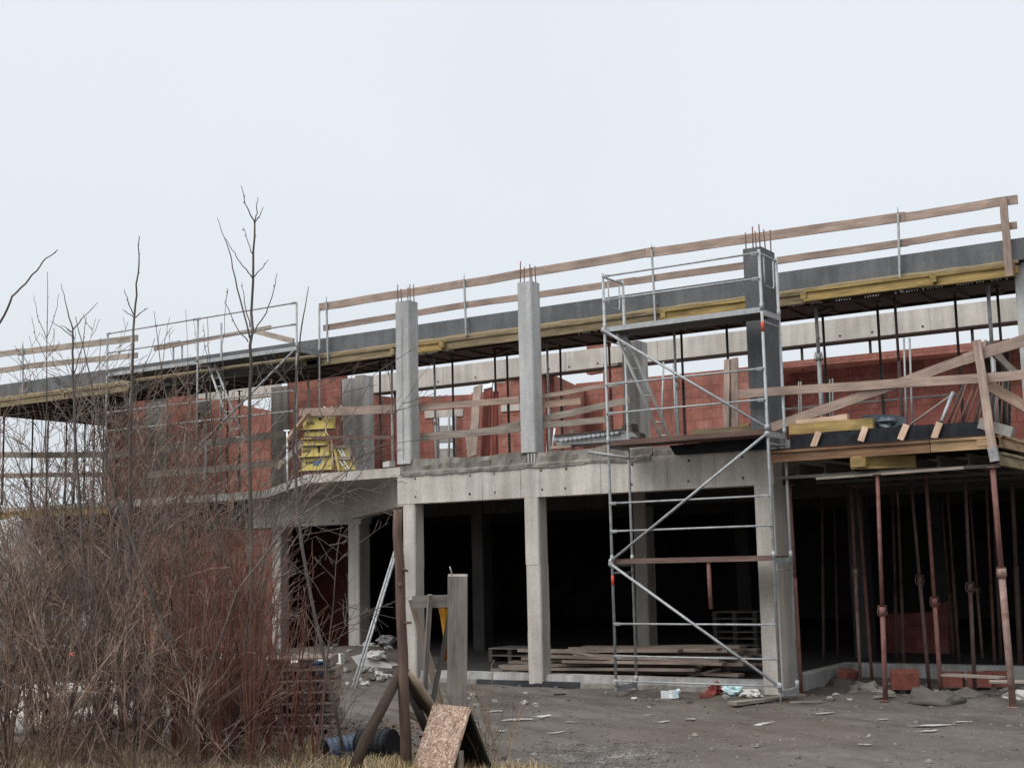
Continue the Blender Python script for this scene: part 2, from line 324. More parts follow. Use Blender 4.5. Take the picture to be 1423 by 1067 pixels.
def tag(o, label=None, cat=None, group=None, kind=None):
    if label: o['label'] = label
    if cat: o['category'] = cat
    if group: o['group'] = group
    if kind: o['kind'] = kind
    return o
def thing(name, label, cat, loc=(0, 0, 0), group=None):
    o = bpy.data.objects.new(name, None); bpy.context.collection.objects.link(o); o.location = loc; o.empty_display_size = 0.2
    return tag(o, label, cat, group)
def single(mb, name, mats, label, cat, group=None, kind=None):
    lo = V((min(p.x for p in mb.v), min(p.y for p in mb.v), min(p.z for p in mb.v))); hi = V((max(p.x for p in mb.v), max(p.y for p in mb.v), 0))
    return tag(mb.build(name, mats, None, ((lo.x + hi.x) / 2, (lo.y + hi.y) / 2, lo.z)), label, cat, group, kind)
# ------------------------------------------------------------------ ground
SOFF, BEAM, FLOOR, SLABB = 3.45, 4.05, 4.22, 4.03          # ground-floor soffit, beam top, upper floor top, its underside
RB, RT_ = 7.00, 7.36                                        # roof slab bottom and top
FY, SY, LY, BY = 20.9, 22.6, 26.0, 28.5                     # planes: front columns, roof edge, set-back row, rear wall
def gz(x, y):
    h = 0.035 * noise.noise(V((x * .5, y * .5, 0))) + 0.02 * noise.noise(V((x * 1.7, y * 1.7, 3))) + 0.008 * noise.noise(V((x * 6, y * 6, 5)))
    if y < 20.9 and x > -16.4: h += 0.05 * math.exp(-((y - 20.7) / 0.35) ** 2)                    # dirt banked against the sill
    h += 0.42 * math.exp(-(((x + 20.0) / 2.6) ** 2 + ((y - 24.3) / 1.2) ** 2))                     # rubble bank at the recess
    h += 0.30 * math.exp(-(((x + 25.0) / 3.5) ** 2 + ((y - 24.6) / 1.0) ** 2))
    for cx_, cy_, a_, s_ in ((-6.9, 20.95, .13, .55), (-5.6, 21.2, .12, .5), (-5.0, 20.8, .09, .4), (-7.6, 22.5, .10, .6)):
        h += a_ * math.exp(-(((x - cx_) / s_) ** 2 + ((y - cy_) / (s_ * .6)) ** 2))
    k = max(0, min(1, (20.6 - y) / 1.0)) * max(0, min(1, (x + 15) / 2))
    h += k * (0.030 * math.sin(y * 4.4 + x * 1.3 + 1.6 * noise.noise(V((x * .35, y * .35, 1)))) * (.5 + noise.noise(V((x * .25, y * .25, 4)))) + 0.018 * noise.noise(V((x * 3.1, y * 3.6, 8))))
    for o_ in (0, 1.55, 4.1, 5.7):                                       # wheel ruts curving past the building
        q = y - 13.2 - o_ - 0.030 * (x + 12) ** 1.6 if x > -12 else 9
        if abs(q) < .5: h += k * (-0.045 * math.exp(-(q / .13) ** 2) + 0.030 * math.exp(-((abs(q) - .24) / .09) ** 2)) * (.7 + .5 * noise.noise(V((x * .8, o_, 2))))
    return h
def axis(lo, hi, step, far):
    a = []; v = lo
    while v < hi: a.append(v); v += step
    a.append(hi); g = step; u = hi; l = lo; pre = []
    while u < far: g *= 1.5; u += g; a.append(u)
    g = step
    while l > -far: g *= 1.5; l -= g; pre.append(l)
    return pre[::-1] + a
gx = axis(-27, -1.5, 0.11, 900); gy = axis(9, 25, 0.09, 900)
gm = MB(); nx = len(gx)
for yy in gy:
    for xx in gx: gm.v.append(V((xx, yy, gz(xx, yy))))
for j in range(len(gy) - 1):
    for i in range(nx - 1):
        q = j * nx + i; gm.face((q, q + 1, q + nx + 1, q + nx), [(0, 0)] * 4, 0, True)
tag(gm.build('ground', 'ground_mat'), kind='structure')
def patch(px, py, rx, ry, name='ice_patch', mat='ice_mat'):
    rx *= 1.25; ry *= 1.5
    c = PZ(px, py, 0.0); mb = MB(); n = 22; b0 = 0
    mb.v.append(V((c.x, c.y, gz(c.x, c.y) + 0.022)))
    for i in range(n):
        a = 2 * math.pi * i / n; k = 1 + 0.55 * noise.noise(V((math.cos(a) * 1.6 + px, math.sin(a) * 1.6, py))) + rnd.uniform(-.18, .18)
        d = r0 * (math.cos(a) * rx * k) + V((fw.x, fw.y, 0)).normalized() * (math.sin(a) * ry * k)
        p = c + d; mb.v.append(V((p.x, p.y, gz(p.x, p.y) + 0.02)))
    for i in range(n): mb.face((0, 1 + i, 1 + (i + 1) % n), [(0, 0), (1, 0), (1, 0)])
    tag(mb.build(name, mat), kind='structure')
for px, py, rx, ry in ((718, 1003, .36, .10), (748, 993, .30, .06), (800, 1008, .24, .05), (825, 1008, .13, .05), (922, 1007, .16, .05), (1046, 1004, .36, .06), (960, 1005, .12, .05), (1150, 991, .30, .07),
                       (1300, 1009, .42, .09), (1335, 1004, .20, .05), (1202, 1036, .12, .05), (1290, 1017, .2, .05), (1228, 998, .12, .05), (690, 988, .22, .05), (770, 1018, .22, .04), (695, 1015, .14, .05), (900, 991, .15, .05)):
    patch(px, py, rx, ry)
# ------------------------------------------------------------------ the unfinished building
bld = thing('unfinished_building', 'two-storey concrete and red brick building shell under construction, open ground floor', 'building')
def part(mb, name, mats, parent=bld, label=None):
    o = mb.build(name, mats, parent)
    if label: o['label'] = label
    return o
def column(x0, x1, y0, y1, z0, z1, mat, top=None, label=None, groove=False):
    mb = MB(); c = 0.022
    poly = [(x0 + c, y0, z0), (x1 - c, y0, z0), (x1, y0 + c, z0), (x1, y1, z0), (x0, y1, z0), (x0, y0 + c, z0)]
    zs = [z0, z0 + (z1 - z0) * .33 + rnd.uniform(-.1, .1), z0 + (z1 - z0) * .68 + rnd.uniform(-.1, .1), z1]
    for k in range(3):
        of = rnd.uniform(-.004, .004)
        mb.prism([(px + of, py + of, zs[k]) for px, py, _ in poly], (0, 0, zs[k + 1] - zs[k]), 0)
    if groove: mb.box((x0 + x1) / 2 - .012, (x0 + x1) / 2 + .012, y0 - .006, y0 + .01, z0 + .1, z1 - .35, 1)
    o = part(mb, 'column', [mat, 'stone'], bld, label)
    if top:
        for (fx, fy) in top:
            X = x0 + (x1 - x0) * fx; Y = y0 + (y1 - y0) * fy; hh = rnd.uniform(.26, .42)
            part(MB().tube([(X, Y, z1 - .1), (X + rnd.uniform(-.02, .02), Y, z1 + hh)], 0.011, 5), 'rebar', 'rebar', o)
    return o
T4 = [(.15, .15), (.38, .2), (.62, .8), (.85, .15), (.85, .85)]; T6 = [(.12, .1), (.5, .1), (.88, .1), (.12, .9), (.88, .5), (.88, .9)]
column(-16.09, -15.79, 20.906, 21.19, -.2, SOFF, 'concrete'); column(-13.26, -12.95, 20.906, 21.2, -.2, SOFF, 'concrete'); column(-8.72, -8.38, 20.906, 21.5, -.2, SOFF, 'concrete')
column(-16.22, -15.87, 20.9, 21.2, 4.24, 7.5, 'concrete_grey', T4, groove=True); column(-13.30, -12.98, 20.9, 21.2, 4.28, 7.5, 'concrete_grey', T4)
column(-8.72, -8.38, 20.9, 21.5, BEAM, 7.47, 'concrete_wet', T6, 'dark wet concrete column')
column(-21.75, -21.38, LY, LY + .42, -.2, 3.34, 'concrete'); column(-24.3, -24.0, LY, LY + .3, -.2, 3.34, 'concrete')
column(-4.72, -4.36, 22.75, 23.1, FLOOR, RB - .02, 'concrete_grey'); column(-5.0, -4.6, 25.2, 25.6, -.2, SLABB - .003, 'concrete')
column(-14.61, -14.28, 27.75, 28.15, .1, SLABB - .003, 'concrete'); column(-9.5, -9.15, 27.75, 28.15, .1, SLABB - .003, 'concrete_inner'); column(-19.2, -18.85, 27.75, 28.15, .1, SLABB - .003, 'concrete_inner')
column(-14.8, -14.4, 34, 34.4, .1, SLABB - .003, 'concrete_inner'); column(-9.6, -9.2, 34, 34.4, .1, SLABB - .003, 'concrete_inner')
# edge beam over the front columns with its tie holes, and the ragged strip on top
mb = MB(); mb.box(-16.20, -8.36, FY, 21.3, SOFF, BEAM)
for X in (-15.75, -14.45, -13.9, -12.85, -12.35, -11.0, -9.9, -8.9):
    for Z in (3.58, 3.93): mb.tube([(X + rnd.uniform(-.04, .04), FY - .004, Z), (X, FY + .02, Z)], .022, 8, 1)
for X in (-14.18, -13.32, -12.9, -11.62, -10.3, -9.4): mb.box(X - .006, X + .006, FY - .003, FY + .01, SOFF + .01, BEAM - .03, 2)
part(mb, 'beam', ['concrete', 'paint_dark', 'stone'])
def rough_strip(x0, x1, y0, y1, z0, z1, n, mi=0, amp=.035):
    mb = MB(); rows = []
    prof = [(y0, z0), (y0, z0 + (z1 - z0) * .3), (y0, z0 + (z1 - z0) * .65), (y0 + .02, z1), (y1, z1)]
    for i in range(n + 1):
        X = x0 + (x1 - x0) * i / n; rows.append(len(mb.v))
        for k, (yy, zz) in enumerate(prof):
            a = noise.noise(V((X * 4.2, zz * 9, 2.3))); b2 = noise.noise(V((X * 2.1, k * 3.1, 7.7)))
            mb.v.append(V((X, yy - (abs(a) * amp if k < 4 else 0) , zz + (b2 * amp * (1.0 if k in (0, 3) else .5)))))
    m_ = len(prof)
    for i in range(n):
        for k in range(m_ - 1): mb.face((rows[i] + k, rows[i + 1] + k, rows[i + 1] + k + 1, rows[i] + k + 1), [(0, 0)] * 4, mi)
    return mb
part(rough_strip(-16.16, -10.6, 20.95, 21.4, BEAM - .04, 4.29, 150, amp=.06), 'concrete_topping', 'concrete_rough', label='ragged rough concrete topping')
part(rough_strip(-16.1, -10.6, 20.885, 20.955, 3.985, 4.085, 150, amp=.03), 'mortar_crust', 'concrete_rough')
part(rough_strip(-10.6, -8.4, 20.96, 21.4, BEAM - .02, 4.2, 30), 'concrete_topping', 'concrete_rough')
mb = MB()
for dx in (-.05, .02, .08): mb.box(-13.1 + dx, -13.08 + dx, 20.90, 20.955, 4.07, 4.26)
part(mb, 'drip_mark', 'white_rubble')
# low sill between the ground-floor columns
for x0, x1 in ((-15.78, -13.27), (-12.94, -8.73)):
    mb = rough_strip(x0, x1, 20.98, 21.25, -.1, .25, 40, amp=.012); part(mb, 'sill_wall', 'plaster_grey')
part(rough_strip(-14.4, -12.2, 20.90, 20.97, -.1, .13, 30, amp=.02), 'damp_course', 'bitumen'); part(rough_strip(-12.2, -8.8, 20.93, 20.975, -.1, .12, 50, amp=.03), 'damp_course', 'concrete_rough')
part(rough_strip(-15.8, -14.4, 20.93, 20.975, -.1, .12, 30, amp=.03), 'damp_course', 'concrete_rough')
mb = MB(); mb.bar((-8.52, 21.5, .06), (-8.60, 24.9, .06), .25, .42); part(mb, 'foundation_wall', 'plaster_grey')
mb = MB(); mb.box(-8.47, 3, 24.78, 25.03, -.15, .262); part(mb, 'foundation_wall', 'plaster_grey')
# recessed wing: oblique beam, row beams, walls
mb = MB(); mb.bar((-16.05, 21.3, 3.74), (-21.45, 26.0, 3.74), .3, .58); part(mb, 'beam', 'concrete')
mb = MB(); mb.box(-29.4, -25.0, LY - .02, LY + .4, 3.32, 4.02); part(mb, 'beam', 'timber_dark', bld, 'left beam stretch coloured dark for the shade under the slab')  # shade under the slab overhang put into a dark timber colour
mb = MB(); mb.box(-24.99, -21.3, LY - .02, LY + .4, 3.32, 4.02)
for X in (-22.2, -22.9, -23.6): mb.tube([(X, LY - .026, 3.42), (X, LY, 3.42)], .025, 8, 1)
part(mb, 'beam', ['concrete', 'paint_dark'])
def wall(pxs, Y, th, mat, name='brick_wall', parent=bld):
    poly = [PY(x, y, Y) for x, y in pxs]
    mb = MB(); mb.prism(poly, (0, th, 0)); return part(mb, name, mat, parent)
def wallz(x0, x1, z0, z1, Y, th, mat, name='brick_wall'):
    mb = MB(); mb.prism([(x0, Y, z0), (x1, Y, z0), (x1, Y, z1), (x0, Y, z1)], (0, th, 0)); return part(mb, name, mat)
wallz(-29.4, -24.32, .0, 3.31, LY + .05, .3, 'red_block'); wallz(-27.9, -26.6, .0, 3.3, LY - .0, .05, 'brown_block', 'block_infill')
wallz(-36, -29.4, .0, 3.31, LY + .1, .3, 'concrete_inner', 'rendered_wall')
wallz(-27.6, -23.9, .0, 3.31, 29, .3, 'red_block_shaded')
# upper floor slab (with its oblique edge) and ground-floor slab
slab = [(-15.85, 21.31), (-19.08, 21.45), (-23.6, 25.0), (-36, 25.2), (-36, 46), (4, 46), (4, 24.8), (-8.3, 24.8), (-8.3, 21.31)]
mb = MB(); mb.prism([(x, y, SLABB) for x, y in slab], (0, 0, FLOOR - SLABB)); part(mb, 'floor_slab', 'concrete')
gs = [(-15.9, 21.26), (-8.66, 21.26), (-8.66, 25.04), (4, 25.04), (4, 45.9), (-33.9, 45.9), (-33.9, 26.5), (-21.4, 26.5)]
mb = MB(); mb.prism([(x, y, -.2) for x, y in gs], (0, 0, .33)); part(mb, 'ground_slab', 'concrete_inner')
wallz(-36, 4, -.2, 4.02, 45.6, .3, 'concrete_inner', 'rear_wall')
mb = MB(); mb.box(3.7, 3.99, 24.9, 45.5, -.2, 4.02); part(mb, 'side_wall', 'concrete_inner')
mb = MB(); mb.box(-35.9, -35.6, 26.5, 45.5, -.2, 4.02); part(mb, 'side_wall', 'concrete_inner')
# inner downstand beams under the ceiling, shade put into their dark colour
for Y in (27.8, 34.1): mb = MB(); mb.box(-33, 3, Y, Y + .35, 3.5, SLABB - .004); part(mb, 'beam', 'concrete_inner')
# roof slab
rs = [(-4.42, 25.05), (-4.42, SY), (-34.4, SY), (-34.4, 31), (-29.7, 31), (-29.7, 25.05)]
mb = MB(); mb.prism([(x, y, RB) for x, y in rs], (0, 0, RT_ - RB)); part(mb, 'roof_slab', 'concrete_slab')
# set-back wall row of the upper storey
wall([(147, 700), (200, 693), (202, 534), (147, 541)], LY, .25, 'red_block'); wall([(231, 692), (266, 690), (266, 525), (231, 530)], LY, .25, 'red_block')
wall([(401, 690), (476, 680), (474, 494), (399, 505)], LY, .25, 'red_block')
def colpx(x0, x1, y, Y, dy, z0, z1, mat): a = PY(x0, y, Y).x; b_ = PY(x1, y, Y).x; return column(a, b_, Y, Y + dy, z0, z1, mat)
colpx(201, 231, 600, LY - .04, .35, FLOOR, RB - .003, 'concrete_rough'); colpx(376, 400, 580, LY - .04, .3, FLOOR, RB - .003, 'concrete_rough')
colpx(475, 488, 580, LY - .04, .3, FLOOR, RB - .003, 'plaster_grey'); colpx(493, 505, 580, LY - .3, .42, FLOOR, RB - .003, 'plaster_grey')
colpx(866, 889, 560, 25.6, .45, FLOOR, RB - .003, 'plaster_grey')
# rear wing of the upper storey: ring beam on red block walls
mb = MB(); a = PY(430, 530, BY).x; b_ = PY(1470, 420, BY).x; mb.box(a, b_, BY, BY + .3, PY(1120, 478.3, BY).z, PY(1120, 448.6, BY).z)
for px in (608, 660, 762, 790, 830, 1139, 1168, 1213, 1284):
    X = PY(px, 480, BY).x; Z = PY(1120, 478.3, BY).z + .1; mb.tube([(X, BY - .004, Z), (X, BY + .02, Z)], .028, 8, 1)
for px in (615, 785, 914, 1294): X = PY(px, 480, BY).x; mb.box(X - .008, X + .008, BY - .003, BY + .01, PY(1120, 478.3, BY).z + .002, PY(1120, 448.6, BY).z - .002, 2)
part(mb, 'ring_beam', ['concrete', 'paint_dark', 'stone'])
mb = MB(); zb = PY(1120, 478.3, BY).z; mb.box(a, b_, BY - .015, BY + .315, zb - .045, zb - .003); part(mb, 'shutter_board', 'ply_dark')
W2 = BY - .02
wall([(600, 592), (645, 590), (645, 613), (600, 615)], BY + 3.2, .3, 'plaster_grey', 'ring_beam'); wall([(600, 624), (645, 622), (645, 650), (600, 650)], BY + 3.3, .3, 'plaster_grey', 'parapet')
wall([(838, 700), (1085, 690), (1085, 504.5), (1010, 513), (838, 530)], W2 + .06, .25, 'red_block'); wall([(1083, 690), (1470, 650), (1470, 470), (1083, 510)], W2 + .75, .25, 'red_block_shaded')
wall([(1083, 515), (1470, 473), (1470, 464), (1083, 503.5)], W2 + .1, .8, 'red_block', 'lintel'); wall([(1083, 512), (1470, 477), (1470, 468), (1083, 505)], W2 + .06, .3, 'red_block', 'lintel')
wall([(514, 700), (603, 700), (603, 580), (590, 571), (590, 550.5), (514, 556)], W2 + .06, .25, 'red_block'); wall([(634, 700), (655, 698), (655, 548), (590, 551), (590, 571), (634, 569)], W2 + .061, .25, 'red_block')
wall([(655, 698), (752, 690), (752, 519), (720, 522), (702, 524), (702, 531), (690, 532), (690, 543), (655, 546)], W2 + .063, .25, 'red_block')
wall([(590, 581), (643, 578), (643, 568), (590, 571)], W2 + .03, .06, 'concrete', 'lintel'); wall([(696, 572), (722, 570), (722, 561), (696, 563)], W2 + .03, .06, 'concrete', 'lintel')
wall([(838, 700), (866, 698), (866, 503), (838, 506)], W2 + .02, .04, 'red_block'); wall([(815, 520), (843, 515), (843, 468), (815, 471)], BY + 1.5, .25, 'red_block')
# cross wall running back to the inner corner
cw = MB(); c0 = PY(807, 532, BY + 3.5); c1 = V((PY(752, 519, BY).x, BY, PY(752, 519, BY).z))
cw.bar((c1.x, c1.y + .4, (c1.z + FLOOR) / 2), (c0.x, c0.y, (c1.z + FLOOR) / 2), .25, c1.z - FLOOR); part(cw, 'brick_wall', 'red_block')
wall([(800, 690), (842, 686), (842, 529), (800, 533)], BY + 3.45, .25, 'red_block')
mb = MB(); A_ = PY(514, 548, W2); mb.bar((A_.x - .1, LY + .5, (A_.z + FLOOR) / 2), (A_.x + .7, W2 + .1, (A_.z + FLOOR) / 2 - .1), .25, A_.z - FLOOR - .1); part(mb, 'brick_wall', 'red_block')
# wall seen through the opening between the set-back columns
wall([(270, 690), (330, 690), (330, 556), (270, 553)], BY + .5, .25, 'red_block'); wall([(330, 690), (380, 690), (380, 572), (330, 562)], BY + .5, .25, 'red_block')
mb = MB(); mb.box(PY(262, 540, BY + 1).x, PY(382, 540, BY + 1).x, BY + 1, BY + 1.3, PY(320, 556, BY + 1).z, PY(320, 532, BY + 1).z); part(mb, 'ring_beam', 'concrete')
# ------------------------------------------------------------------ formwork under the roof edge
grpF = 'yellow timber formwork beams along the roof edge'
BZ = 6.835
def fbeam(px0, px1, label, mat, dz=0.0, Y=SY - .02):
    x0 = PY(px0, 500, Y).x; x1 = PY(px1, 430, Y).x
    mb = MB(); mb.ibeam((x0, Y, BZ + dz), (x1, Y, BZ + dz + rnd.uniform(-.012, .012)), .2, .09)
    for xx in (x0, x1): mb.box(xx - .05, xx + .05, Y - .05, Y + .05, BZ + dz - .06, BZ + dz + .06)
    single(mb, 'formwork_beam', mat, label, 'formwork beam', grpF)
fbeam(-40, 110, 'weathered timber formwork beam at far left under dark roof edge, behind the bare shrubs', 'formwork_worn', 0)
fbeam(90, 182, 'short weathered formwork beam by the left end of the far scaffold deck', 'formwork_worn', -.02, SY - .12)
fbeam(184, 445, 'brown shaded formwork beam behind the left scaffold deck', 'timber_dark', -.02)  # darker timber colour puts the shade behind the deck into this beam
fbeam(425, 546, 'pale yellow formwork beam between the left scaffold and the first grey column', 'formwork_worn')
fbeam(556, 614, 'yellow formwork beam end lapping right of the first light column', 'formwork_yellow', -.01, SY - .11)
fbeam(600, 730, 'yellow formwork beam between the two light grey columns', 'formwork_worn')
fbeam(740, 945, 'worn formwork beam above the ladder behind the near scaffold', 'formwork_worn')
fbeam(925, 1045, 'yellow formwork beam left of the dark wet column', 'formwork_yellow', .0, SY - .11)
fbeam(1060, 1140, 'short yellow formwork beam just right of the dark wet column', 'formwork_worn')
fbeam(1122, 1300, 'bright yellow formwork beam under the right roof edge, longest in view', 'formwork_yellow', .01, SY - .11)
fbeam(1285, 1415, 'yellow formwork beam reaching the corner column at far right', 'formwork_yellow')
# plywood soffit with joists and clusters of pale dots
sof = thing('soffit_formwork', 'dark brown plywood soffit formwork on joists under the roof slab', 'formwork', (-15, 23.5, 6.7))
segs_ = ((-34.3, -29.75, 30.9), (-29.7, -4.6, 25.0))
for x0, x1, y1 in segs_:
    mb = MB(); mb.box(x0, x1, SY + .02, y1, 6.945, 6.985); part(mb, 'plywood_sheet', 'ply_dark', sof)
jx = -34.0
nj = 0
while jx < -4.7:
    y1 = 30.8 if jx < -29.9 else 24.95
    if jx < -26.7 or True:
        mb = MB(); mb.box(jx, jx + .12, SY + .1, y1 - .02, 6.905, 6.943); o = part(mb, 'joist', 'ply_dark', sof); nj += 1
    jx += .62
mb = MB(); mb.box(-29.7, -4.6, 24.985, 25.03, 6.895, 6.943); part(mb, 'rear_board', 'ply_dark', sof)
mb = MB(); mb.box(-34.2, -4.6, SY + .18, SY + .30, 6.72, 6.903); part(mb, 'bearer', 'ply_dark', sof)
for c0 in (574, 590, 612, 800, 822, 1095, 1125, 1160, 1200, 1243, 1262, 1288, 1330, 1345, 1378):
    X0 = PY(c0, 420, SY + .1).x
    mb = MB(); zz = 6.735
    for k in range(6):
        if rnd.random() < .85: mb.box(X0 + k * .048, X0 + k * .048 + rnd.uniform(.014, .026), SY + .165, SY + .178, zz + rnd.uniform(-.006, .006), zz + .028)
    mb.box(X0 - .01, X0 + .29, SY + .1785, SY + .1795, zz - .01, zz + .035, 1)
    part(mb, 'pale_dot_strip', ['white_plastic', 'ply_dark'], sof)  # small white boxes added to stand in for bright dots under the soffit
for px, py, l, lab in ((1130, 437, .5, 'dark loose board end hanging under the roof formwork right of the dark column'), (690, 493, .6, 'dark loose board end hanging under the roof formwork between light columns')):
    p = PZ(px, py, 6.80); single(MB().bar(p, p + V((l, -.35, .03)), .12, .04), 'loose_board', 'ply_dark', lab, 'board')
# splinters and mortar edge between slab and beam
mb = rough_strip(-34, -4.6, SY - .02, SY + .02, RB - .06, RB + .015, 260, amp=.022); single(mb, 'edge_board', 'formwork_worn', 'ragged mortar-stained edge board between roof slab and yellow beams', 'board')

for px0, px1, lab in ((-60, 70, 'yellow formwork beam along the upper floor edge at the far left'), (60, 152, 'yellow formwork beam along the upper floor edge ending by the red wall')):
    a = PY(px0, 705, 24.95); b_ = PY(px1, 700, 24.95); single(MB().ibeam((a.x, 24.95, 3.98), (b_.x, 24.95, 3.98), .22, .09), 'formwork_beam', 'formwork_yellow', lab, 'formwork beam', 'yellow formwork beams of the far left floor edge')
# ------------------------------------------------------------------ steel props
ORD = ['first', 'second', 'third', 'fourth', 'fifth', 'sixth', 'seventh', 'eighth', 'ninth', 'tenth', 'eleventh', 'twelfth', 'thirteenth', 'fourteenth', 'fifteenth', 'sixteenth', 'seventeenth', 'eighteenth']
def prop(a, b_, mo, mi_, label, group, r=.03, split=.55, plate=True, nut=True):
    a = V(a); b_ = V(b_); t = thing('steel_prop', label, 'steel prop', a, group); m_ = a.lerp(b_, split); d = (b_ - a).normalized()
    MB().tube([a, a.lerp(b_, split * .5), m_], r, 8).build('outer_tube', mo, t); MB().tube([m_, b_], r * .8, 8).build('inner_tube', mi_, t)
    if nut:
        cl = MB().tube([m_ - d * .10, m_ + d * .03], r * 1.35, 8).build('collar', mo, t)
        MB().tube([m_ + r0 * .075 - d * .05, m_ + r0 * .06 + d * .05, m_ - r0 * .06 + d * .05, m_ - r0 * .075 - d * .05, m_ - r0 * .05 - d * .11, m_ + r0 * .05 - d * .11, m_ + r0 * .075 - d * .05], .008, 5).build('handle', 'rebar', cl)
    if plate:
        MB().box(a.x - .07, a.x + .07, a.y - .07, a.y + .07, a.z, a.z + .012).build('base_plate', mo, t)
    MB().box(b_.x - .07, b_.x + .07, b_.y - .07, b_.y + .07, b_.z - .012, b_.z).build('head_plate', mo, t)
    return t
low = [  # head px, foot px, tube material, thickness
    (1142, 671, 1145, 927, 'prop_brown', .03), (1159, 675, 1165, 919, 'prop_brown', .03), (1183, 684, 1196, 950, 'prop_scraped', .03), (1192, 680, 1212, 945, 'prop_red', .03),
    (1219, 652, 1231, 978, 'prop_red', .038), (1240, 671, 1247, 925, 'prop_brown', .035), (1248, 700, 1257, 938, 'prop_brown', .03), (1266, 671, 1292, 960, 'prop_brown', .032),
    (1287, 671, 1308, 967, 'prop_red', .036), (1307, 671, 1326, 921, 'prop_brown', .034), (1317, 690, 1334, 931, 'prop_brown', .03), (1341, 671, 1355, 962, 'prop_brown', .034),
    (1348, 690, 1366, 923, 'prop_scraped', .028), (1371, 684, 1383, 933, 'prop_red', .03), (1380, 690, 1392, 930, 'prop_brown', .034), (1379, 646, 1408, 986, 'prop_scraped', .05), (1406, 655, 1419, 940, 'prop_brown', .05)]
for i, (hx, hy, fx, fy, mt, r) in enumerate(low):
    f = PZ(fx, fy, 0.0); f.z = gz(f.x, f.y); h = PY(hx, hy, f.y + (0 if i not in (7,) else .0)); k = (3.50 - f.z) / (h.z - f.z)
    h = f + (h - f) * k
    kind = {'prop_brown': 'dark brown', 'prop_red': 'reddish', 'prop_scraped': 'paint-scraped'}[mt]
    lab = ('thick paint-scraped red steel prop at the right corner of the new platform' if i == 15 else 'thick reddish steel prop standing clear in front under the yellow beam end' if i == 4 else
           f'{kind} steel prop under the new platform, {ORD[i]} foot counted from the left')
    prop(f, h, mt, mt if mt != 'prop_scraped' else 'prop_red', lab, 'steel props under the new platform', r, .5 + rnd.uniform(-.1, .12), nut=i in (2, 4, 7, 8, 11, 12, 15, 9))
f = PY(1100, 720, 21.25)
prop((f.x + .02, 21.25, .02), (f.x, 21.25, 3.45), 'prop_red', 'prop_red', 'red steel prop standing tight against the near corner column', 'steel props under the new platform', .03, nut=False)
up = [  # px at mid height, py, depth plane, tube, place
    (5, 620, 24.0, 'steel_dark', 'at the far left edge of the open upper bay'), (45, 620, 25.2, 'steel_dark', 'left half of the open upper bay behind shrubs'), (66, 620, 24.2, 'steel_grey', 'stout one in the open upper bay behind shrubs'),
    (92, 620, 25.4, 'steel_dark', 'middle of the open upper bay, left of a close pair'), (104, 620, 25.8, 'steel_dark', 'middle of the open upper bay, right of a close pair'), (118, 620, 24.5, 'steel_dark', 'right half of the open upper bay, behind a sapling'),
    (131, 620, 26.0, 'steel_dark', 'near the right end of the open upper bay'), (144, 620, 26.2, 'steel_dark', 'against the left end of the red upper wall'),
    (287, 590, 23.4, 'steel_grey', 'behind the middle pole of the far scaffold'), (316, 580, 25.0, 'steel_dark', 'beside the far ladder in the left opening'), (333, 580, 25.3, 'steel_dark', 'right of the far ladder in the left opening'),
    (429, 540, 23.2, 'steel_grey', 'in front of the red wall above the yellow panels'), (528, 560, 23.6, 'steel_dark', 'left of the first light grey column, before the red wall'), (545, 560, 23.2, 'steel_grey', 'touching the left side of the first light grey column'),
    (605, 560, 23.3, 'steel_grey', 'right of the first light grey column, left of the window'), (630, 560, 24.3, 'steel_dark', 'in front of the small window'), (688.5, 520, 23.6, 'steel_dark', 'beside the leaning red boards'),
    (706, 530, 24.4, 'steel_dark', 'left of the second light grey column'), (762, 540, 23.2, 'steel_grey', 'just right of the second light grey column'), (779, 530, 24.4, 'steel_dark', 'second to the right of the second light column'),
    (843, 540, 23.3, 'prop_brown', 'behind the left poles of the near scaffold'), (849, 545, 24.4, 'prop_red', 'reddish one behind the left poles of the near scaffold'), (939, 530, 23.2, 'steel_grey', 'under the near scaffold deck, left of a close pair'),
    (949, 530, 24.4, 'steel_dark', 'under the near scaffold deck, right of a close pair'), (1013, 530, 24.0, 'steel_dark', 'between two upright boards left of the dark column'), (1139, 510, 23.1, 'galvanised', 'bright one right of the dark column'),
    (1147, 500, 24.3, 'steel_dark', 'directly right of the bright one beside the dark column'), (1222, 470, 24.4, 'steel_dark', 'before the far beam, left of the rusty one'), (1248, 480, 23.3, 'prop_brown', 'rusty one in the middle of the right opening'),
    (1330, 460, 24.3, 'steel_dark', 'right of the middle of the right opening'), (1378, 480, 23.1, 'galvanised', 'bright one left of the corner column at right'), (1390, 450, 24.3, 'steel_dark', 'slim dark one beside the corner column at right')]
for px, py, Y, mt, plc in up:
    p = PY(px, py, Y); kind = {'steel_dark': 'dark steel', 'steel_grey': 'grey steel', 'galvanised': 'galvanised steel', 'prop_brown': 'brown steel', 'prop_red': 'red steel'}[mt]
    prop((p.x, Y, FLOOR), (p.x + rnd.uniform(-.015, .015), Y, 6.72 if Y < 23.05 else 6.90), mt, mt, f'{kind} roof prop {plc}', 'steel props holding the roof formwork', .031 if mt != 'galvanised' else .04, .5 + rnd.uniform(-.12, .12), nut=mt in ('steel_grey', 'galvanised'))
for px, py, lab in ((1111, 489, 'short dark post on the far red wall beside the near scaffold pole'), (1206, 476, 'short dark post on the far red wall between two dark props'), (1348, 455, 'short dark post on the far red wall at right'), (544, 549, 'short dark post under the far beam left of the first light column')):
    p = PY(px, py, BY); zt = PY(1120, 478.3, BY).z
    single(MB().tube([(p.x, BY + .15, p.z - .4), (p.x, BY + .15, zt)], .035, 6), 'wall_post', 'steel_dark', lab, 'post', 'short posts between far wall and beam')
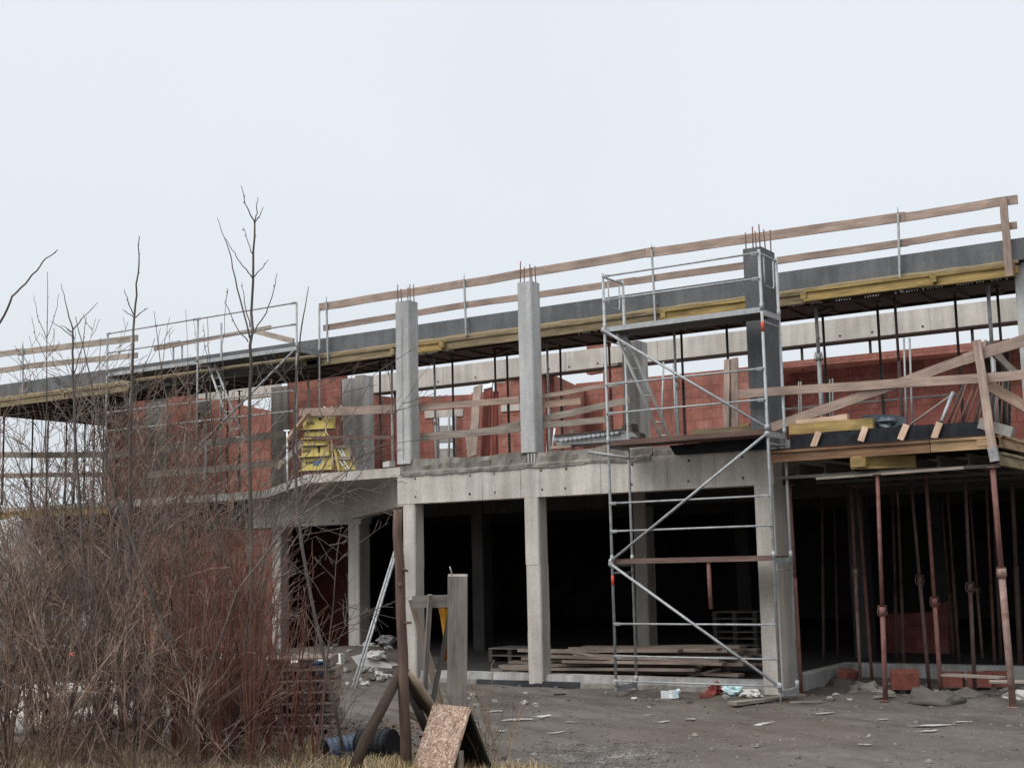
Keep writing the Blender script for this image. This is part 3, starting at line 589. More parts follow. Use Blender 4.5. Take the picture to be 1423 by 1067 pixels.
# ------------------------------------------------------------------ scaffolds
def scaffold(lab, xs, yf, yr, levels, ztop, rails, diags, deckz, zfoot, deckmat, bottom=True, redtag=(), G='galvanised'):
    t = thing('scaffold', lab, 'scaffold', (xs[0], yf, zfoot))
    for x in xs:
        for y in (yf, yr):
            MB().tube([(x, y, zfoot + (.24 if bottom else .02)), (x, y, ztop)], .0245, 8).build('pole', G, t)
            o = MB().box(x - .075, x + .075, y - .075, y + .075, zfoot, zfoot + .01).build('base_plate', G, t)
            if bottom: MB().tube([(x, y, zfoot), (x, y, zfoot + .3)], .017, 6).build('jack_screw', G, t)
        for z in levels:
            mb = MB(); mb.bar((x, yf, z - .05), (x, yr, z - .05), .04, .09); mb.tube([(x, yf, z - .2), (x, yr, z - .2)], .015, 6) if z > levels[0] else None
            mb.tube([(x, yf, z - .02), (x, yf, z + .1)], .032, 8); mb.tube([(x, yr, z - .02), (x, yr, z + .1)], .032, 8); mb.build('end_frame', G, t)
    for x in (xs[0], xs[-1]):
        mb = MB(); mb.tube([(x, yf, ztop - .06), (x, yr, ztop - .06)], .019, 6); y1 = yf + (yr - yf) * .25; y2 = yf + (yr - yf) * .8
        if not bottom: mb.tube([(x, yf, ztop - .5), (x, yr, ztop - .5)], .017, 6)
        else: mb.tube([(x, y1, ztop - .06), (x, y1, ztop - .50), (x, y1 + .04, ztop - .56), (x, y2 - .04, ztop - .56), (x, y2, ztop - .50), (x, y2, ztop - .06)], .013, 6); mb.build('end_guard', G, t)
    for i in range(len(xs) - 1):
        for z in rails:
            mb = MB(); mb.tube([(xs[i], yf - .03, z), (xs[i + 1], yf - .03, z)], .017, 6)
            for xx, s in ((xs[i], 1), (xs[i + 1], -1)): mb.bar((xx + s * .03, yf - .03, z), (xx + s * .13, yf - .03, z), .02, .05)
            mb.build('rail', G, t)
        for z in deckz:
            mb = MB()
            mb.box(xs[i] + .04, xs[i + 1] - .04, yf + .02, yf + (yr - yf) * .49, z - .04, z + .03, 0); mb.box(xs[i] + .04, xs[i + 1] - .04, yf + (yr - yf) * .52, yr - .02, z - .04, z + .028, 0)
            mb.build('deck', 'timber_dark' if deckmat[z] == 'galvanised' else deckmat[z], t)
            mb = MB(); mb.box(xs[i] + .03, xs[i + 1] - .03, yf + .0, yf + .018, z - .05, z + .035); mb.build('deck_edge', deckmat[z] if deckmat[z] == 'deck_red' else 'galvanised', t)
    for (a, b_) in diags:
        MB().tube([(a[0], yf - .05, a[1]), (b_[0], yf - .05, b_[1])], .023, 8).build('brace', G, t)
        for q in (a, b_): MB().lump((q[0], yf - .04, q[1]), .05, .035, .05, 2, .1).build('coupler', G, t)
    for x, y, z in redtag: MB().tube([(x, y, z), (x, y, z + .16)], .0265, 8).build('red_band', 'paint_red', t)
    return t
x0, x1 = -10.95, -8.06
s1 = scaffold('tall galvanised scaffold tower with diagonal braces in front of the dark near corner column', [x0, x1], 20.0, 20.73, [.2, 2.25, 4.25, 6.22], 7.2,
         [.27, .68, 1.21, 2.75, 3.22, 4.75, 5.25, 6.72, 7.14], [((x0, 6.2), (x1, 4.3)), ((x1, 4.2), (x0, 2.25)), ((x0, 2.2), (x1, .28))], [2.25, 4.25, 6.22], 0.0, {2.25: 'deck_red', 4.25: 'deck_red', 6.22: 'galvanised'}, True,
         [(x1, 20.0, 5.85), (x0, 20.0, 1.85)])
o = MB().tube([PY(818, 628, 19.86), PY(873, 636, 19.93)], .028, 8).build('putlog_tube', 'steel_grey', s1)
single(MB().bar(PZ(1018, 981, 0) + V((0, 0, .05)), PZ(1113, 970, 0) + V((0, 0, .05)), .2, .045, segs=6, warp=.008), 'sole_board', 'plank_grey', 'flat weathered board under the right feet of the near scaffold', 'board')
single(MB().tube([(-9.2, 20.05, 2.20), (-9.2, 20.05, 1.85), (-9.2, 20.06, 1.45)], [.035, .035, .03], 8), 'hanging_tube', 'prop_red', 'short red tube hanging below the reddish middle deck of the near scaffold', 'tube')
X2 = [-25.75, -22.65, -19.6]
s2 = scaffold('long far scaffold along the left roof edge, mostly behind bare saplings', X2, 21.75, 22.5, [4.8 + 2.25], 5.81 + 2.25,
         [5.31 + 2.25, 5.79 + 2.25, 3.85 + 2.25, 3.4 + 2.25], [((X2[2], 4.75 + 2.25), (X2[1], 2.75 + 2.25))], [4.79 + 2.25], FLOOR, {4.79 + 2.25: 'galvanised'}, False, G='steel_grey')
def ladder(a0, a1, b0, b1, n, lab, mat='aluminium'):
    t = thing('ladder', lab, 'ladder', a1); a0, a1, b0, b1 = V(a0), V(a1), V(b0), V(b1)
    MB().tube([a0, a1], .028, 6).build('side_rail', mat, t); MB().tube([b0, b1], .028, 6).build('side_rail', mat, t)
    for i in range(n):
        k = (i + .6) / n; MB().tube([a0.lerp(a1, k), b0.lerp(b1, k)], .013, 6).build('rung', mat, t)
a1 = PY(920, 612, 21.2); b1 = PY(933, 612, 21.3); a0 = PY(856, 464, 20.4); b0 = PY(869, 464, 20.5)
ladder(a0, a1, b0, b1, 8, 'aluminium ladder slanting down under the top deck of the near scaffold')
a1 = PY(326, 612, 22.4); b1 = PY(340, 612, 22.5); a0 = PY(289.6, 507, 21.9); b0 = PY(298, 505, 22.0)
ladder(a0, a1, b0, b1, 9, 'aluminium ladder slanting down under the far scaffold deck')
for (p, q), lab in ((((922, 503), (919, 610)), 'thin grey post leaning by the near ladder'), (((936, 505), (940, 610)), 'thin grey tube standing right of the near ladder')):
    single(MB().tube([PY(*p, 21.9), PY(*q, 21.7)], .02, 6), 'tube', 'galvanised', lab, 'tube')
# ------------------------------------------------------------------ guard rails on the roof
def railing(lab, planks, posts, Y, mat, loc, wooden=()):
    t = thing('roof_guardrail', lab, 'guardrail', loc)
    for (xa, ya, xb, yb, h) in planks:
        a = PY(xa, ya, Y + rnd.uniform(-.008, .008)); b_ = PY(xb, yb, Y + rnd.uniform(-.008, .008)); MB().bar(a, b_, .04, h, segs=6, warp=.006).build('plank', mat, t)
    for (xt, yt, xb, yb) in posts:
        a = PY(xt, yt, Y - .05); b_ = PY(xb, yb, SY - .09); mb = MB(); mb.bar(V((a.x, a.y, a.z)), V((b_.x, b_.y, b_.z)), .035, .035, (0, 1, 0)); mb.tube([a, a + V((0, 0, .12))], .009, 5)
        q = b_ + V((0, 0, .35)); mb.bar(q, q + V((0, .2, 0)), .03, .03); mb.bar(b_, b_ + V((0, .12, 0)), .05, .03); mb.build('post', 'galvanised', t)
    for (xt, yt, xb, yb) in wooden:
        a = PY(xt, yt, Y - .06); b_ = PY(xb, yb, SY - .2); MB().bar(a, b_, .12, .05, (0, 1, 0), segs=4, warp=.004).build('timber_post', 'plank', t)
    return t
railing('weathered plank guardrail along the right and middle roof edge', [
    (444, 427, 646, 394, .17), (636, 396, 910, 349.5, .17), (898, 352, 1258, 301.5, .17), (1250, 303.5, 1414, 277, .15),
    (450, 456, 652, 423, .13), (640, 425, 884, 390, .13), (872, 392, 1262, 336.5, .13), (1250, 338, 1413, 312.5, .12)],
    [(453.5, 419, 456, 503), (645, 388, 648, 466), (905.5, 347, 911, 447), (1248, 297, 1251, 403)], SY - .03, 'plank', PY(640, 450, SY), [(1394, 275, 1403, 384)])
railing('pale plank guardrail along the far left roof edge behind saplings', [(-60, 500, 32, 488, .15), (25, 490, 191, 469.5, .16), (-60, 524, 60, 506, .14), (45, 508, 191, 493.5, .14)],
    [(31.5, 480, 32, 545)], SY - .03, 'plank_pale', PY(40, 515, SY))
t = thing('roof_guardrail', 'short guardrail boards on the roof behind the far scaffold', 'guardrail', PY(300, 475, 24.5))
for xa, ya, xb, yb, h in ((214, 484, 250, 477, .15), (249, 478, 376, 455, .10)): MB().bar(PY(xa, ya, 24.6), PY(xb, yb, 24.6), .04, h, segs=5, warp=.008).build('plank', 'plank', t)
MB().bar(PY(352, 459.5, 24.7), PY(408, 474, 23.0), .04, .13).build('plank', 'plank_pale', t)
for px in (253, 241): MB().bar(PY(px, 480, 24.66), PY(px, 500, 24.66), .035, .035, (0, 1, 0)).build('post', 'galvanised', t)
# ------------------------------------------------------------------ guard planks of the upper floor
def board(p, q, Yp, Yq, wdt, h, mat, lab, name='guard_plank', cat='plank', group=None, up=(0, 0, 1), segs=6, warp=.007):
    return single(MB().bar(PY(*p, Yp), PY(*q, Yq), wdt, h, up, segs=segs, warp=warp), name, mat, lab, cat, group)
gg = 'guard planks of the upper floor'
board((416, 573), (549, 568), 21.6, 21.25, .04, .17, 'plank', 'wide brown guard plank across the top of the yellow panels', group=gg)
board((423, 608), (549, 607.5), 21.6, 21.25, .04, .07, 'deck_red', 'thin reddish guard board across the yellow panels', group=gg)
board((582, 567), (722, 555), 21.25, 21.25, .04, .12, 'plank', 'upper guard plank between the two light grey columns', group=gg)
board((585, 608), (723, 595), 21.25, 21.25, .04, .14, 'plank_grey', 'lower guard plank between the two light grey columns', group=gg)
board((664, 601), (724, 586), 21.3, 21.3, .04, .07, 'plank_grey', 'short sloping board resting on the lower plank between light columns', group=gg)
board((753.5, 551), (842, 535.5), 21.25, 21.25, .04, .08, 'plank', 'thin sloping guard plank right of the second light column', group=gg)
board((842, 536), (880, 529), 21.35, 21.35, .04, .08, 'plank_grey', 'thin plank end in front of the inner grey column', group=gg)
board((753.5, 562.5), (807, 557), 21.33, 21.33, .04, .13, 'plank_new', 'short pale board right of the second light column', group=gg)
board((754, 582), (876, 556), 21.27, 21.27, .04, .12, 'plank_grey', 'wide sloping plank right of the second light column', group=gg)
board((755, 591), (842, 583), 21.23, 21.23, .04, .11, 'plank_grey', 'lowest long plank right of the second light column', group=gg)
board((146, 634), (395, 603), 24.8, 24.8, .04, .18, 'plank_pale', 'upper grey guard plank before the far red wall, seen through saplings', group=gg)
board((200, 660), (400, 642), 24.85, 24.85, .04, .17, 'plank_pale', 'lower grey guard plank before the far red wall, seen through saplings', group=gg)
board((-20, 632), (147, 632), 25.4, 25.4, .05, .17, 'plank_grey', 'upper grey guard plank across the open upper bay at far left', group=gg)
board((-20, 661), (147, 659), 25.4, 25.4, .05, .13, 'plank', 'lower guard plank across the open upper bay at far left', group=gg)
board((400, 611), (429, 573), 21.5, 21.5, .04, .11, 'plank_new', 'short pink-brown board slanting up left of the yellow panels', group=gg, up=(0, -1, 0))
board((385, 650), (421, 615), 21.9, 21.9, .04, .13, 'plank_grey', 'short grey board slanting beside the yellow panels', group=gg, up=(0, 0, 1))
single(MB().tube([PY(399, 598, 21.5), PY(399.5, 684, 21.5)], .02, 6).bar(PY(395, 598, 21.5), PY(403, 598, 21.5), .03, .03), 'guard_post', 'white_plastic', 'thin white guard post on the oblique slab edge', 'post')
# leaning boards on the upper floor
board((664, 537), (656.5, 634), 22.2, 21.5, .2, .04, 'plank', 'tall brown board leaning left of the red boards behind guard planks', 'leaning_board', 'board', up=(0, 1, 0)); board((650, 600), (654, 634), 22.2, 21.7, .12, .04, 'plank', 'short brown board leaning at the foot of the tall board', 'leaning_board', 'board', up=(0, 1, 0))
board((678.5, 538), (674, 634), 22.6, 21.9, .2, .04, 'ply_red', 'wide dark red board leaning between the light grey columns', 'leaning_board', 'board', up=(0, 1, 0)); board((690, 545), (687, 634), 22.7, 21.95, .1, .06, 'ply_red', 'narrow dark red board beside the wide leaning one', 'leaning_board', 'board', up=(0, 1, 0))
single(MB().bar(PY(678, 540, 22.55), PY(679, 534, 22.6), .21, .05, (0, 1, 0)), 'folded_sheet', 'white_plastic', 'white sheet folded over the top of the wide dark red board', 'sheet')
board((1011, 500), (1009, 598), 22.0, 21.6, .11, .05, 'plank', 'left upright board close to the dark wet column', 'leaning_board', 'board', up=(0, 1, 0)); board((1021, 498), (1022, 600), 22.0, 21.6, .13, .04, 'plank', 'right upright board close to the dark wet column', 'leaning_board', 'board', up=(0, 1, 0))
single(MB().prism([PY(1024, 590, 21.4), PY(1041, 588, 21.4), PY(1041, 601, 21.4), PY(1024, 601, 21.4)], (0, .1, 0)), 'timber_offcut', 'formwork_yellow', 'small yellow timber offcut at the foot of the dark column', 'offcut')
mb = MB(); mb.prism([PY(x, y, 21.3) for x, y in ((960, 597), (1060, 590), (1060, 604), (960, 610))], (0, .05, 0)); single(mb, 'loose_board', 'formwork_worn', 'yellowish board lying behind the near scaffold middle deck', 'board')
# window frame with posts
for px, lab in ((607, 'left grey post of the small far window'), (632, 'right grey post of the small far window'), (624, 'slim middle post of the small far window')):
    single(MB().tube([PY(px, 575, W2 - .1), PY(px, 650, W2 - .1)], .05 if px != 624 else .03, 6), 'window_post', 'steel_grey', lab, 'post', 'posts of the far window')
# yellow panels
P_ = 21.62
yp = [((421, 580), (463, 578), 16, 'top yellow panel of the stack with dark lettering', 'dokadoka'), ((423, 600), (452, 599), 9, 'bent second yellow panel of the stack', ''), ((422, 612), (453, 611), 6, 'thin yellow panel in the middle of the stack', ''),
      ((419, 619), (457, 617), 15, 'fourth yellow panel with dark clamp, in the stack', 'doka'), ((419, 637), (461, 635), 16, 'lowest yellow panel of the stack with a blue sticker', 'doka')]
for i, (p, q, h, lab, txt) in enumerate(yp):
    tl = PY(p[0], p[1], P_); tr_ = PY(q[0], q[1], P_); bl = PY(p[0], p[1] + h, P_); br = PY(q[0], q[1] + h, P_)
    t = thing('formwork_shutter', lab, 'formwork panel', bl, 'stacked yellow formwork panels')
    mb = MB(); mb.prism([tl, tr_, br, bl], (0, .07, 0)); mb.build('panel', 'paint_yellow', t)
    mb = MB(); mb.bar(bl + V((-.03, -.02, -.012)), br + V((.05, -.02, -.012)), .10, .024); mb.build('edge_rail', 'paint_yellow', t)
    mb = MB(); mb.bar(bl + V((-.02, -.02, -.035)), br + V((.04, -.02, -.035)), .06, .02); mb.build('painted_shadow_bar', 'paint_dark', t)  # solid dark bar painted in as the shadow under the panel
    if txt:
        cu = bpy.data.curves.new('lettering', 'FONT'); cu.body = txt[:4]; cu.size = .115; cu.extrude = .002
        lo = bpy.data.objects.new('lettering', cu); bpy.context.collection.objects.link(lo); cu.materials.append(MAT['paint_dark']); lo.parent = t
        lo.parent = None; bpy.context.view_layer.update(); lm = bpy.data.meshes.new_from_object(lo.evaluated_get(bpy.context.evaluated_depsgraph_get())); bpy.data.objects.remove(lo); lo = bpy.data.objects.new('lettering', lm); bpy.context.collection.objects.link(lo); lo.parent = t
        at_ = bl + V((.10 if i != 3 else .02, -.006, .075 if i != 4 else .12)); lo.location = at_ - bl; lo.rotation_euler = (math.radians(90), 0, 0)
    if i == 4: MB().prism([PY(435, 641, P_ - .004), PY(447, 638.5, P_ - .004), PY(447, 644, P_ - .004), PY(443, 644.5, P_ - .004), PY(443, 647, P_ - .004), PY(435, 647, P_ - .004)], (0, .003, 0)).build('sticker', 'paint_blue', t)
    if i in (0, 3): MB().prism([PY(x, y, P_ - .01) for x, y in (((442, 580), (447, 580), (446, 584), (443, 584)) if i == 0 else ((441, 620), (445, 620), (444, 629), (442, 629)))], (0, .008, 0)).build('clamp', 'paint_dark', t)
t = thing('formwork_frame', 'yellow trapezoid formwork frames standing right of the stacked panels', 'formwork frame', PY(470, 655, P_))  # yellow formwork frames made of bars, panels and ribs
for a, b_, w_ in (((464, 621), (484, 620), .05), ((464, 637), (490, 636), .05), ((484, 620), (495, 648), .05), ((466, 624), (472, 654), .06)): MB().bar(PY(*a, P_ + .05), PY(*b_, P_ + .05), .06, w_, (0, -1, 0)).build('frame_bar', 'plank_grey' if w_ == .05 else 'paint_yellow', t)
MB().prism([PY(x, y, P_ + .09) for x, y in ((466, 623), (482, 623), (488, 635), (468, 636))], (0, .03, 0)).build('panel', 'paint_yellow', t); MB().prism([PY(x, y, P_ + .09) for x, y in ((467, 639), (490, 639), (494, 652), (470, 654))], (0, .03, 0)).build('panel', 'paint_yellow', t)
for a, b_ in (((470, 624), (477, 634)), ((475, 624), (480, 634)), ((472, 640), (481, 652)), ((478, 640), (486, 652))): MB().bar(PY(*a, P_ + .06), PY(*b_, P_ + .06), .02, .03, (0, -1, 0)).build('rib', 'white_plastic', t)
mb = MB(); mb.tube([PY(x, y, 21.5) for x, y in ((450, 565), (455, 568), (455, 578), (460, 581), (464, 579), (466, 572), (461, 565), (457, 572), (452, 583), (453, 600), (461, 612), (462, 640), (464, 648))], .014, 5)
mb.tube([PY(x, y, 21.5) for x, y in ((471, 567), (474, 564), (477, 570), (476, 580), (474, 585))], .013, 5); single(mb, 'rope', 'rope', 'pale rope looped over the guard plank above the yellow panels', 'rope')
single(MB().prism([PY(x, y, 21.5) for x, y in ((532, 642), (541, 640), (541, 648), (532, 649))], (0, .2, 0)), 'red_offcut', 'white_rubble', 'pale block on the slab edge left of the first light column', 'block')
# ------------------------------------------------------------------ things on the slab edge behind the near scaffold
t = thing('steel_trough', 'long grey embossed steel trough lying on the slab edge behind scaffold poles', 'trough', PY(820, 615, 21.15))
mb = MB(); mb.prism([PY(x, y, 21.05) for x, y in ((770, 612), (868, 599), (877, 606), (874, 612), (775, 619))], (0, .5, 0)); mb.build('body', 'steel_grey', t)
mb = MB(); mb.prism([PY(x, y, 21.02) for x, y in ((771, 606), (862, 597), (868, 600), (770, 612.5))], (0, .02, 0)); mb.build('side_panel', 'galvanised', t)
mb = MB()
for k in range(13):
    a = PY(780 + k * 6.4, 612 - k * .9, 21.0); mb.lump(a, .045, .012, .03, 2, .3)
mb.build('boss', 'galvanised', t)
mb = MB(); mb.bar(PY(770, 605.5, 21.0), PY(864, 596.5, 21.0), .04, .025); mb.build('rim', 'steel_dark', t)
single(MB().prism([PY(x, y, 21.35) for x, y in ((864, 592), (869, 590), (870, 600), (877, 588), (879, 600), (888, 601), (890, 612), (864, 612))], (0, .25, 0)), 'scrap_steel', 'steel_dark', 'dark jagged scrap steel at the right end of the trough', 'scrap')
single(MB().tube([PY(771, 595, 21.1), PY(768, 620, 21.05)], .018, 5), 'pale_stake', 'white_plastic', 'thin white stake beside the left end of the steel trough', 'stake')
single(MB().prism([PY(x, y, 21.5) for x, y in ((791, 596), (797, 597), (796, 603), (792, 604))], (0, .1, 0)), 'pale_block', 'split_wood', 'small pale wood block above the steel trough', 'block')
single(MB().bar(PY(768, 622, 21.1), PY(796, 620.5, 21.1), .15, .05), 'thin_board', 'split_wood', 'thin pale board under the steel trough', 'board')
# ------------------------------------------------------------------ new platform at the right
PX0, PX1, PYF = -8.25, -4.70, 20.5
pf = thing('platform_formwork', 'timber formwork platform for the new slab between near column and right corner', 'formwork', (-6.5, 21.5, 3.6))
MB().box(PX0, PX1, PYF - .05, 24.7, 3.97, 3.99).build('plywood_sheet', 'ply_dark', pf)
for k in range(8):
    X = PX0 + .3 + k * (PX1 - PX0 - .35) / 7; MB().ibeam((X, PYF + .45, 3.66), (X, 24.6, 3.66), .2, .08).build('joist', 'formwork_worn' if k in (7,) else 'timber_dark', pf)
for Y in (20.62, 22.6, 24.4): MB().box(PX0, PX1 + .02, Y, Y + .08, 3.505, 3.555).build('bearer', 'timber_dark', pf)
MB().bar(PY(1135, 665, 20.52), PY(1340, 650, 20.52), .08, .04).build('edge_batten', 'plank_grey', pf)
single(MB().ibeam((PX0 + .02, PYF, 3.87), (PX1 - .95, PYF, 3.87), .19, .09), 'formwork_beam', 'timber_brown', 'long dark brown timber beam edging the new platform', 'formwork beam'); single(MB().ibeam((PX1 - .94, PYF, 3.872), (PX1 - .03, PYF, 3.872), .19, .09).box(PX1 - .25, PX1 - .03, PYF - .05, PYF + .05, 3.82, 3.92), 'formwork_beam', 'timber_orange', 'tan timber beam end at the right corner of the new platform', 'formwork beam')  # edge beam in two tones: dark brown left, tan right end
mb = MB(); a = PY(1183, 643, 20.42); b_ = PY(1242, 641, 20.62); mb.ibeam(a, b_ + V((.25, .3, 0)), .2, .09); mb.box(a.x, a.x + .24, a.y - .05, a.y + .05, a.z - .07, a.z + .07); single(mb, 'formwork_beam', 'formwork_yellow', 'short yellow beam end jutting out below the dark brown beam', 'formwork beam')
single(MB().ibeam((PX1 + .05, PYF + .1, 3.89), (PX1 + .05, 24.4, 3.89), .19, .08), 'formwork_beam', 'timber_orange', 'side beam running back from the right corner of the new platform', 'formwork beam')
single(MB().ibeam((PX1 + .03, PYF + .15, 3.63), (PX1 + .03, 24.4, 3.63), .2, .09), 'formwork_beam', 'formwork_worn', 'worn lower side beam running back from the right platform corner', 'formwork beam')
single(MB().bar(PY(1379, 622, 20.36), PY(1383, 641, 20.36), .12, .12, (0, 1, 0)), 'fork_head', 'steel_grey', 'grey steel fork head on top of the thick corner prop', 'prop head')
# membrane roll with short studs
mb = MB(); mb.prism([PY(x, y, 20.62) for x, y in ((1098, 606), (1160, 600), (1250, 592), (1378, 585), (1378, 609), (1290, 612.5), (1230, 615), (1175, 620), (1098, 627))], (0, .12, 0)); single(mb, 'membrane_upstand', 'membrane', 'black membrane upstand along the new platform edge', 'membrane')
mb = MB(); mb.prism([PY(x, y, 20.72) for x, y in ((930, 619), (1063, 606), (1063, 624), (938, 632))], (0, .12, 0)); single(mb, 'membrane_roll', 'membrane', 'black membrane strip on the beam behind the near scaffold', 'membrane')
for i, (xt, yt, xb, yb) in enumerate(((1138, 600, 1130, 621), (1203, 593, 1196, 613), (1260, 590, 1251, 611), (1306, 587, 1298, 609))):
    single(MB().bar(PY(xt, yt, 20.6), PY(xb, yb, 20.56), .10, .03, (0, 1, 0)), 'wood_stud', 'plank_new', f'short pinkish wood stud on black membrane, {ORD[i]} from the near scaffold', 'stud', 'wood studs on the membrane')
board((1098, 597), (1214, 588), 20.66, 20.66, .10, .17, 'formwork_yellow', 'yellow timber beam lying on the black membrane edge', 'timber_beam', 'timber'); board((1108, 588), (1179, 580), 20.75, 20.75, .12, .10, 'plank_new', 'pale plank lying on the yellow timber at the platform edge', 'loose_plank', 'plank')
mb = MB(); mb.prism([PY(x, y, 20.85) for x, y in ((1195, 577), (1225, 575.5), (1248, 577), (1250, 590), (1240, 596), (1218, 597), (1206, 590))], (0, .35, 0)); mb.lump(PY(1232, 588, 20.9), .2, .12, .12, 3, .3); single(mb, 'folded_sheet', 'membrane_blue', 'blue-black folded plastic sheet heaped on the platform edge', 'sheet')
single(MB().bar(PY(1362, 588, 20.7), PY(1408, 601, 20.7), .2, .16, (0, 0, 1)), 'grey_block', 'stone', 'pale grey wedge block at the right platform corner', 'block')
# braces and fence boards at the right
board((1072, 594), (1358, 494), 20.75, 20.62, .04, .15, 'plank', 'long brown plank sloping up from scaffold to the right post', 'brace_plank', 'plank'); board((1340, 499), (1440, 467), 20.56, 20.56, .04, .17, 'plank', 'upper brown plank rising to the right edge beyond the post', 'brace_plank', 'plank')
board((1027, 547.5), (1362, 525), 20.7, 20.60, .04, .14, 'plank', 'long level brown guard plank right of the dark column', 'guard_plank', 'plank'); board((1352, 527), (1435, 519.5), 20.55, 20.55, .04, .14, 'plank', 'level plank end lapping past the right post', 'guard_plank', 'plank')
board((1357, 473), (1379, 622), 20.48, 20.42, .12, .05, 'plank', 'upright brown post at the right platform corner', 'fence_post', 'post', up=(0, 1, 0))
board((1368, 477), (1413, 521), 20.75, 21.6, .04, .13, 'plank_grey', 'grey board slanting down right of the corner post top', 'brace_plank', 'plank'); board((1372, 534), (1440, 575), 20.6, 21.2, .04, .17, 'plank_new', 'pale board slanting down right of the corner post', 'brace_plank', 'plank')
grpR = 'thin rods leaning at the right end of the upper floor'
RODS = [(1324, 545, 1308, 586, 'galvanised', 'bright bent galvanised tube leaning left of the dark rods', .028), (1322, 549, 1265, 590, 'plank_grey', 'thin grey-brown stick sloping low to the left of the rods', .018)]
for i in range(13):
    xt = 1342 + i * 4.8 + rnd.uniform(-2, 2); RODS.append((xt, 530 + rnd.uniform(-8, 14) - (i > 6) * 10, xt - 20 + i * 1.2 + rnd.uniform(-4, 4), 588, rnd.choice(['prop_brown', 'steel_dark', 'prop_red', 'rebar', 'steel_dark']), 'thin dark steel rod in the leaning bundle by the right corner', rnd.uniform(.012, .024)))
for xt, yt, xb, yb, mt, lab, r in RODS:
    Yr = rnd.uniform(21.6, 22.4); single(MB().tube([PY(xt, yt, Yr + .5), PY(xb, yb, Yr)], r, 6), 'leaning_rod', mt, lab, 'rod', grpR)
single(MB().prism([PY(x, y, 24.9) for x, y in ((1366, 480), (1402, 470), (1404, 610), (1370, 612))], (0, .08, 0)), 'plywood_board', 'ply_dark', 'dark plywood board standing behind the leaning rods by the corner column', 'board')
for px in (1256, 1264): single(MB().tube([PY(px, 470, 22.3), PY(px + 4, 600, 22.0)], .02, 6), 'slim_pole', 'steel_grey', {1256: 'left slim grey pole of the pair behind the right planks', 1264: 'right slim grey pole of the pair behind the right planks'}[px], 'pole')
for px, py in ((1110, 530), (1113, 530), (1153, 527), (1157, 526)): single(MB().tube([PY(px, py, 23), PY(px + 1, 610, 23)], .014, 5), 'slim_stake', 'steel_grey', {1110: 'left stake of the first slim pair behind planks near the dark column', 1113: 'right stake of the first slim pair behind planks near the dark column', 1153: 'left stake of the second slim pair, below the bright prop', 1157: 'right stake of the second slim pair, below the bright prop'}[px], 'stake')
single(MB().tube([PY(1085, 569, 24.4), PY(1330, 548, 24.4)], .02, 5), 'cross_rail', 'steel_grey', 'thin grey rail across the dark red wall at right', 'rail')
# ------------------------------------------------------------------ stored material on the ground floor
mb = MB()
Y0 = 22.0
gpl = 'planks in the low pile on the ground floor'
for i in range(40):
    lay = i // 7; z = .16 + lay * .085 + rnd.uniform(0, .01); xa = rnd.uniform(-15.4, -13.6) + lay * .22; L = rnd.uniform(3.0, 4.6); y = Y0 + (i % 7) * .25 + rnd.uniform(-.1, .1); an = rnd.uniform(-.11, .11)
    xb = min(xa + L, -9.4 - lay * .12)
    single(MB().bar((xa, y, z), (xb, y + an * L, z + rnd.uniform(-.03, .09)), rnd.uniform(.16, .24), .05, segs=3, warp=.008), 'stored_plank', 'stacked_plank', 'weathered plank in the low pile on the dark ground floor', 'plank', gpl)
for i, (a, b_) in enumerate((((790, 903), (860, 917)), ((800, 909), (900, 912)), ((960, 940), (998, 930)))): single(MB().bar(PY(*a, 22.0), PY(*b_, 21.9), .18, .04), 'stored_plank', 'plank_grey', ('long pale plank on top of the low pile', 'second pale plank on top of the low pile', 'short pale plank slanting out of the low pile right end')[i], 'plank')
for i, (px, py, n) in enumerate(((1032, 903, 6), (722, 918, 2))):
    c = PZ(px, py, .13)
    for k in range(n):
        t = thing('pallet', ('grey wooden pallet in the dark stack beside the near corner column' if i == 0 else 'wooden pallet in the low stack behind the middle ground column'), 'pallet', (c.x, c.y, .14 + k * .15), 'pallets stored on the ground floor')
        for j in range(5): MB().box(c.x - .55, c.x + .55, c.y - .4 + j * .19, c.y - .28 + j * .19, .14 + k * .15 + .115, .14 + k * .15 + .138).build('slat', 'timber_grey', t)
        for j in range(3): MB().box(c.x - .55 + j * .5, c.x - .45 + j * .5, c.y - .4, c.y + .48, .14 + k * .15, .14 + k * .15 + .113).build('bearer', 'timber_dark', t)
c = PZ(1275, 918, .13)
single(MB().prism([PY(x, y, 29.5) for x, y in ((1231, 918), (1318, 912), (1318, 836), (1295, 838), (1295, 850), (1231, 853))], (0, .8, 0)), 'block_stack', 'red_block_shaded', 'stack of red hollow blocks behind the dark steel props', 'block stack')
def hblock(c, ang, lab, s=1.0, tilt=0.0):
    mb = MB(); R_ = Matrix.Rotation(ang, 3, 'Z') @ Matrix.Rotation(tilt, 3, 'X'); L, D, H_ = .38 * s, .25 * s, .24 * s
    def bx(x0, x1, y0, y1, z0, z1, mi=0):
        b0 = len(mb.v); mb.box(x0, x1, y0, y1, z0, z1, mi)
        for i in range(b0, len(mb.v)): mb.v[i] = V(c) + R_ @ mb.v[i]
    bx(-L / 2, L / 2, -D / 2, D / 2, 0, H_)
    for k in range(6 if s < .9 else 0): bx(-L / 2 + .02 + k * L * .16, -L / 2 + .035 + k * L * .16, -D / 2 - .002, -D / 2 + .01, .02, H_ - .02, 1)
    single(mb, 'hollow_block', ['red_tile', 'ply_red'], lab, 'hollow block', 'loose red hollow blocks by the platform props')
c = PZ(1258, 962, 0); hblock((c.x, c.y, .08), .4, 'bright red hollow block lying among rubble between reddish props', 1.15, .15)
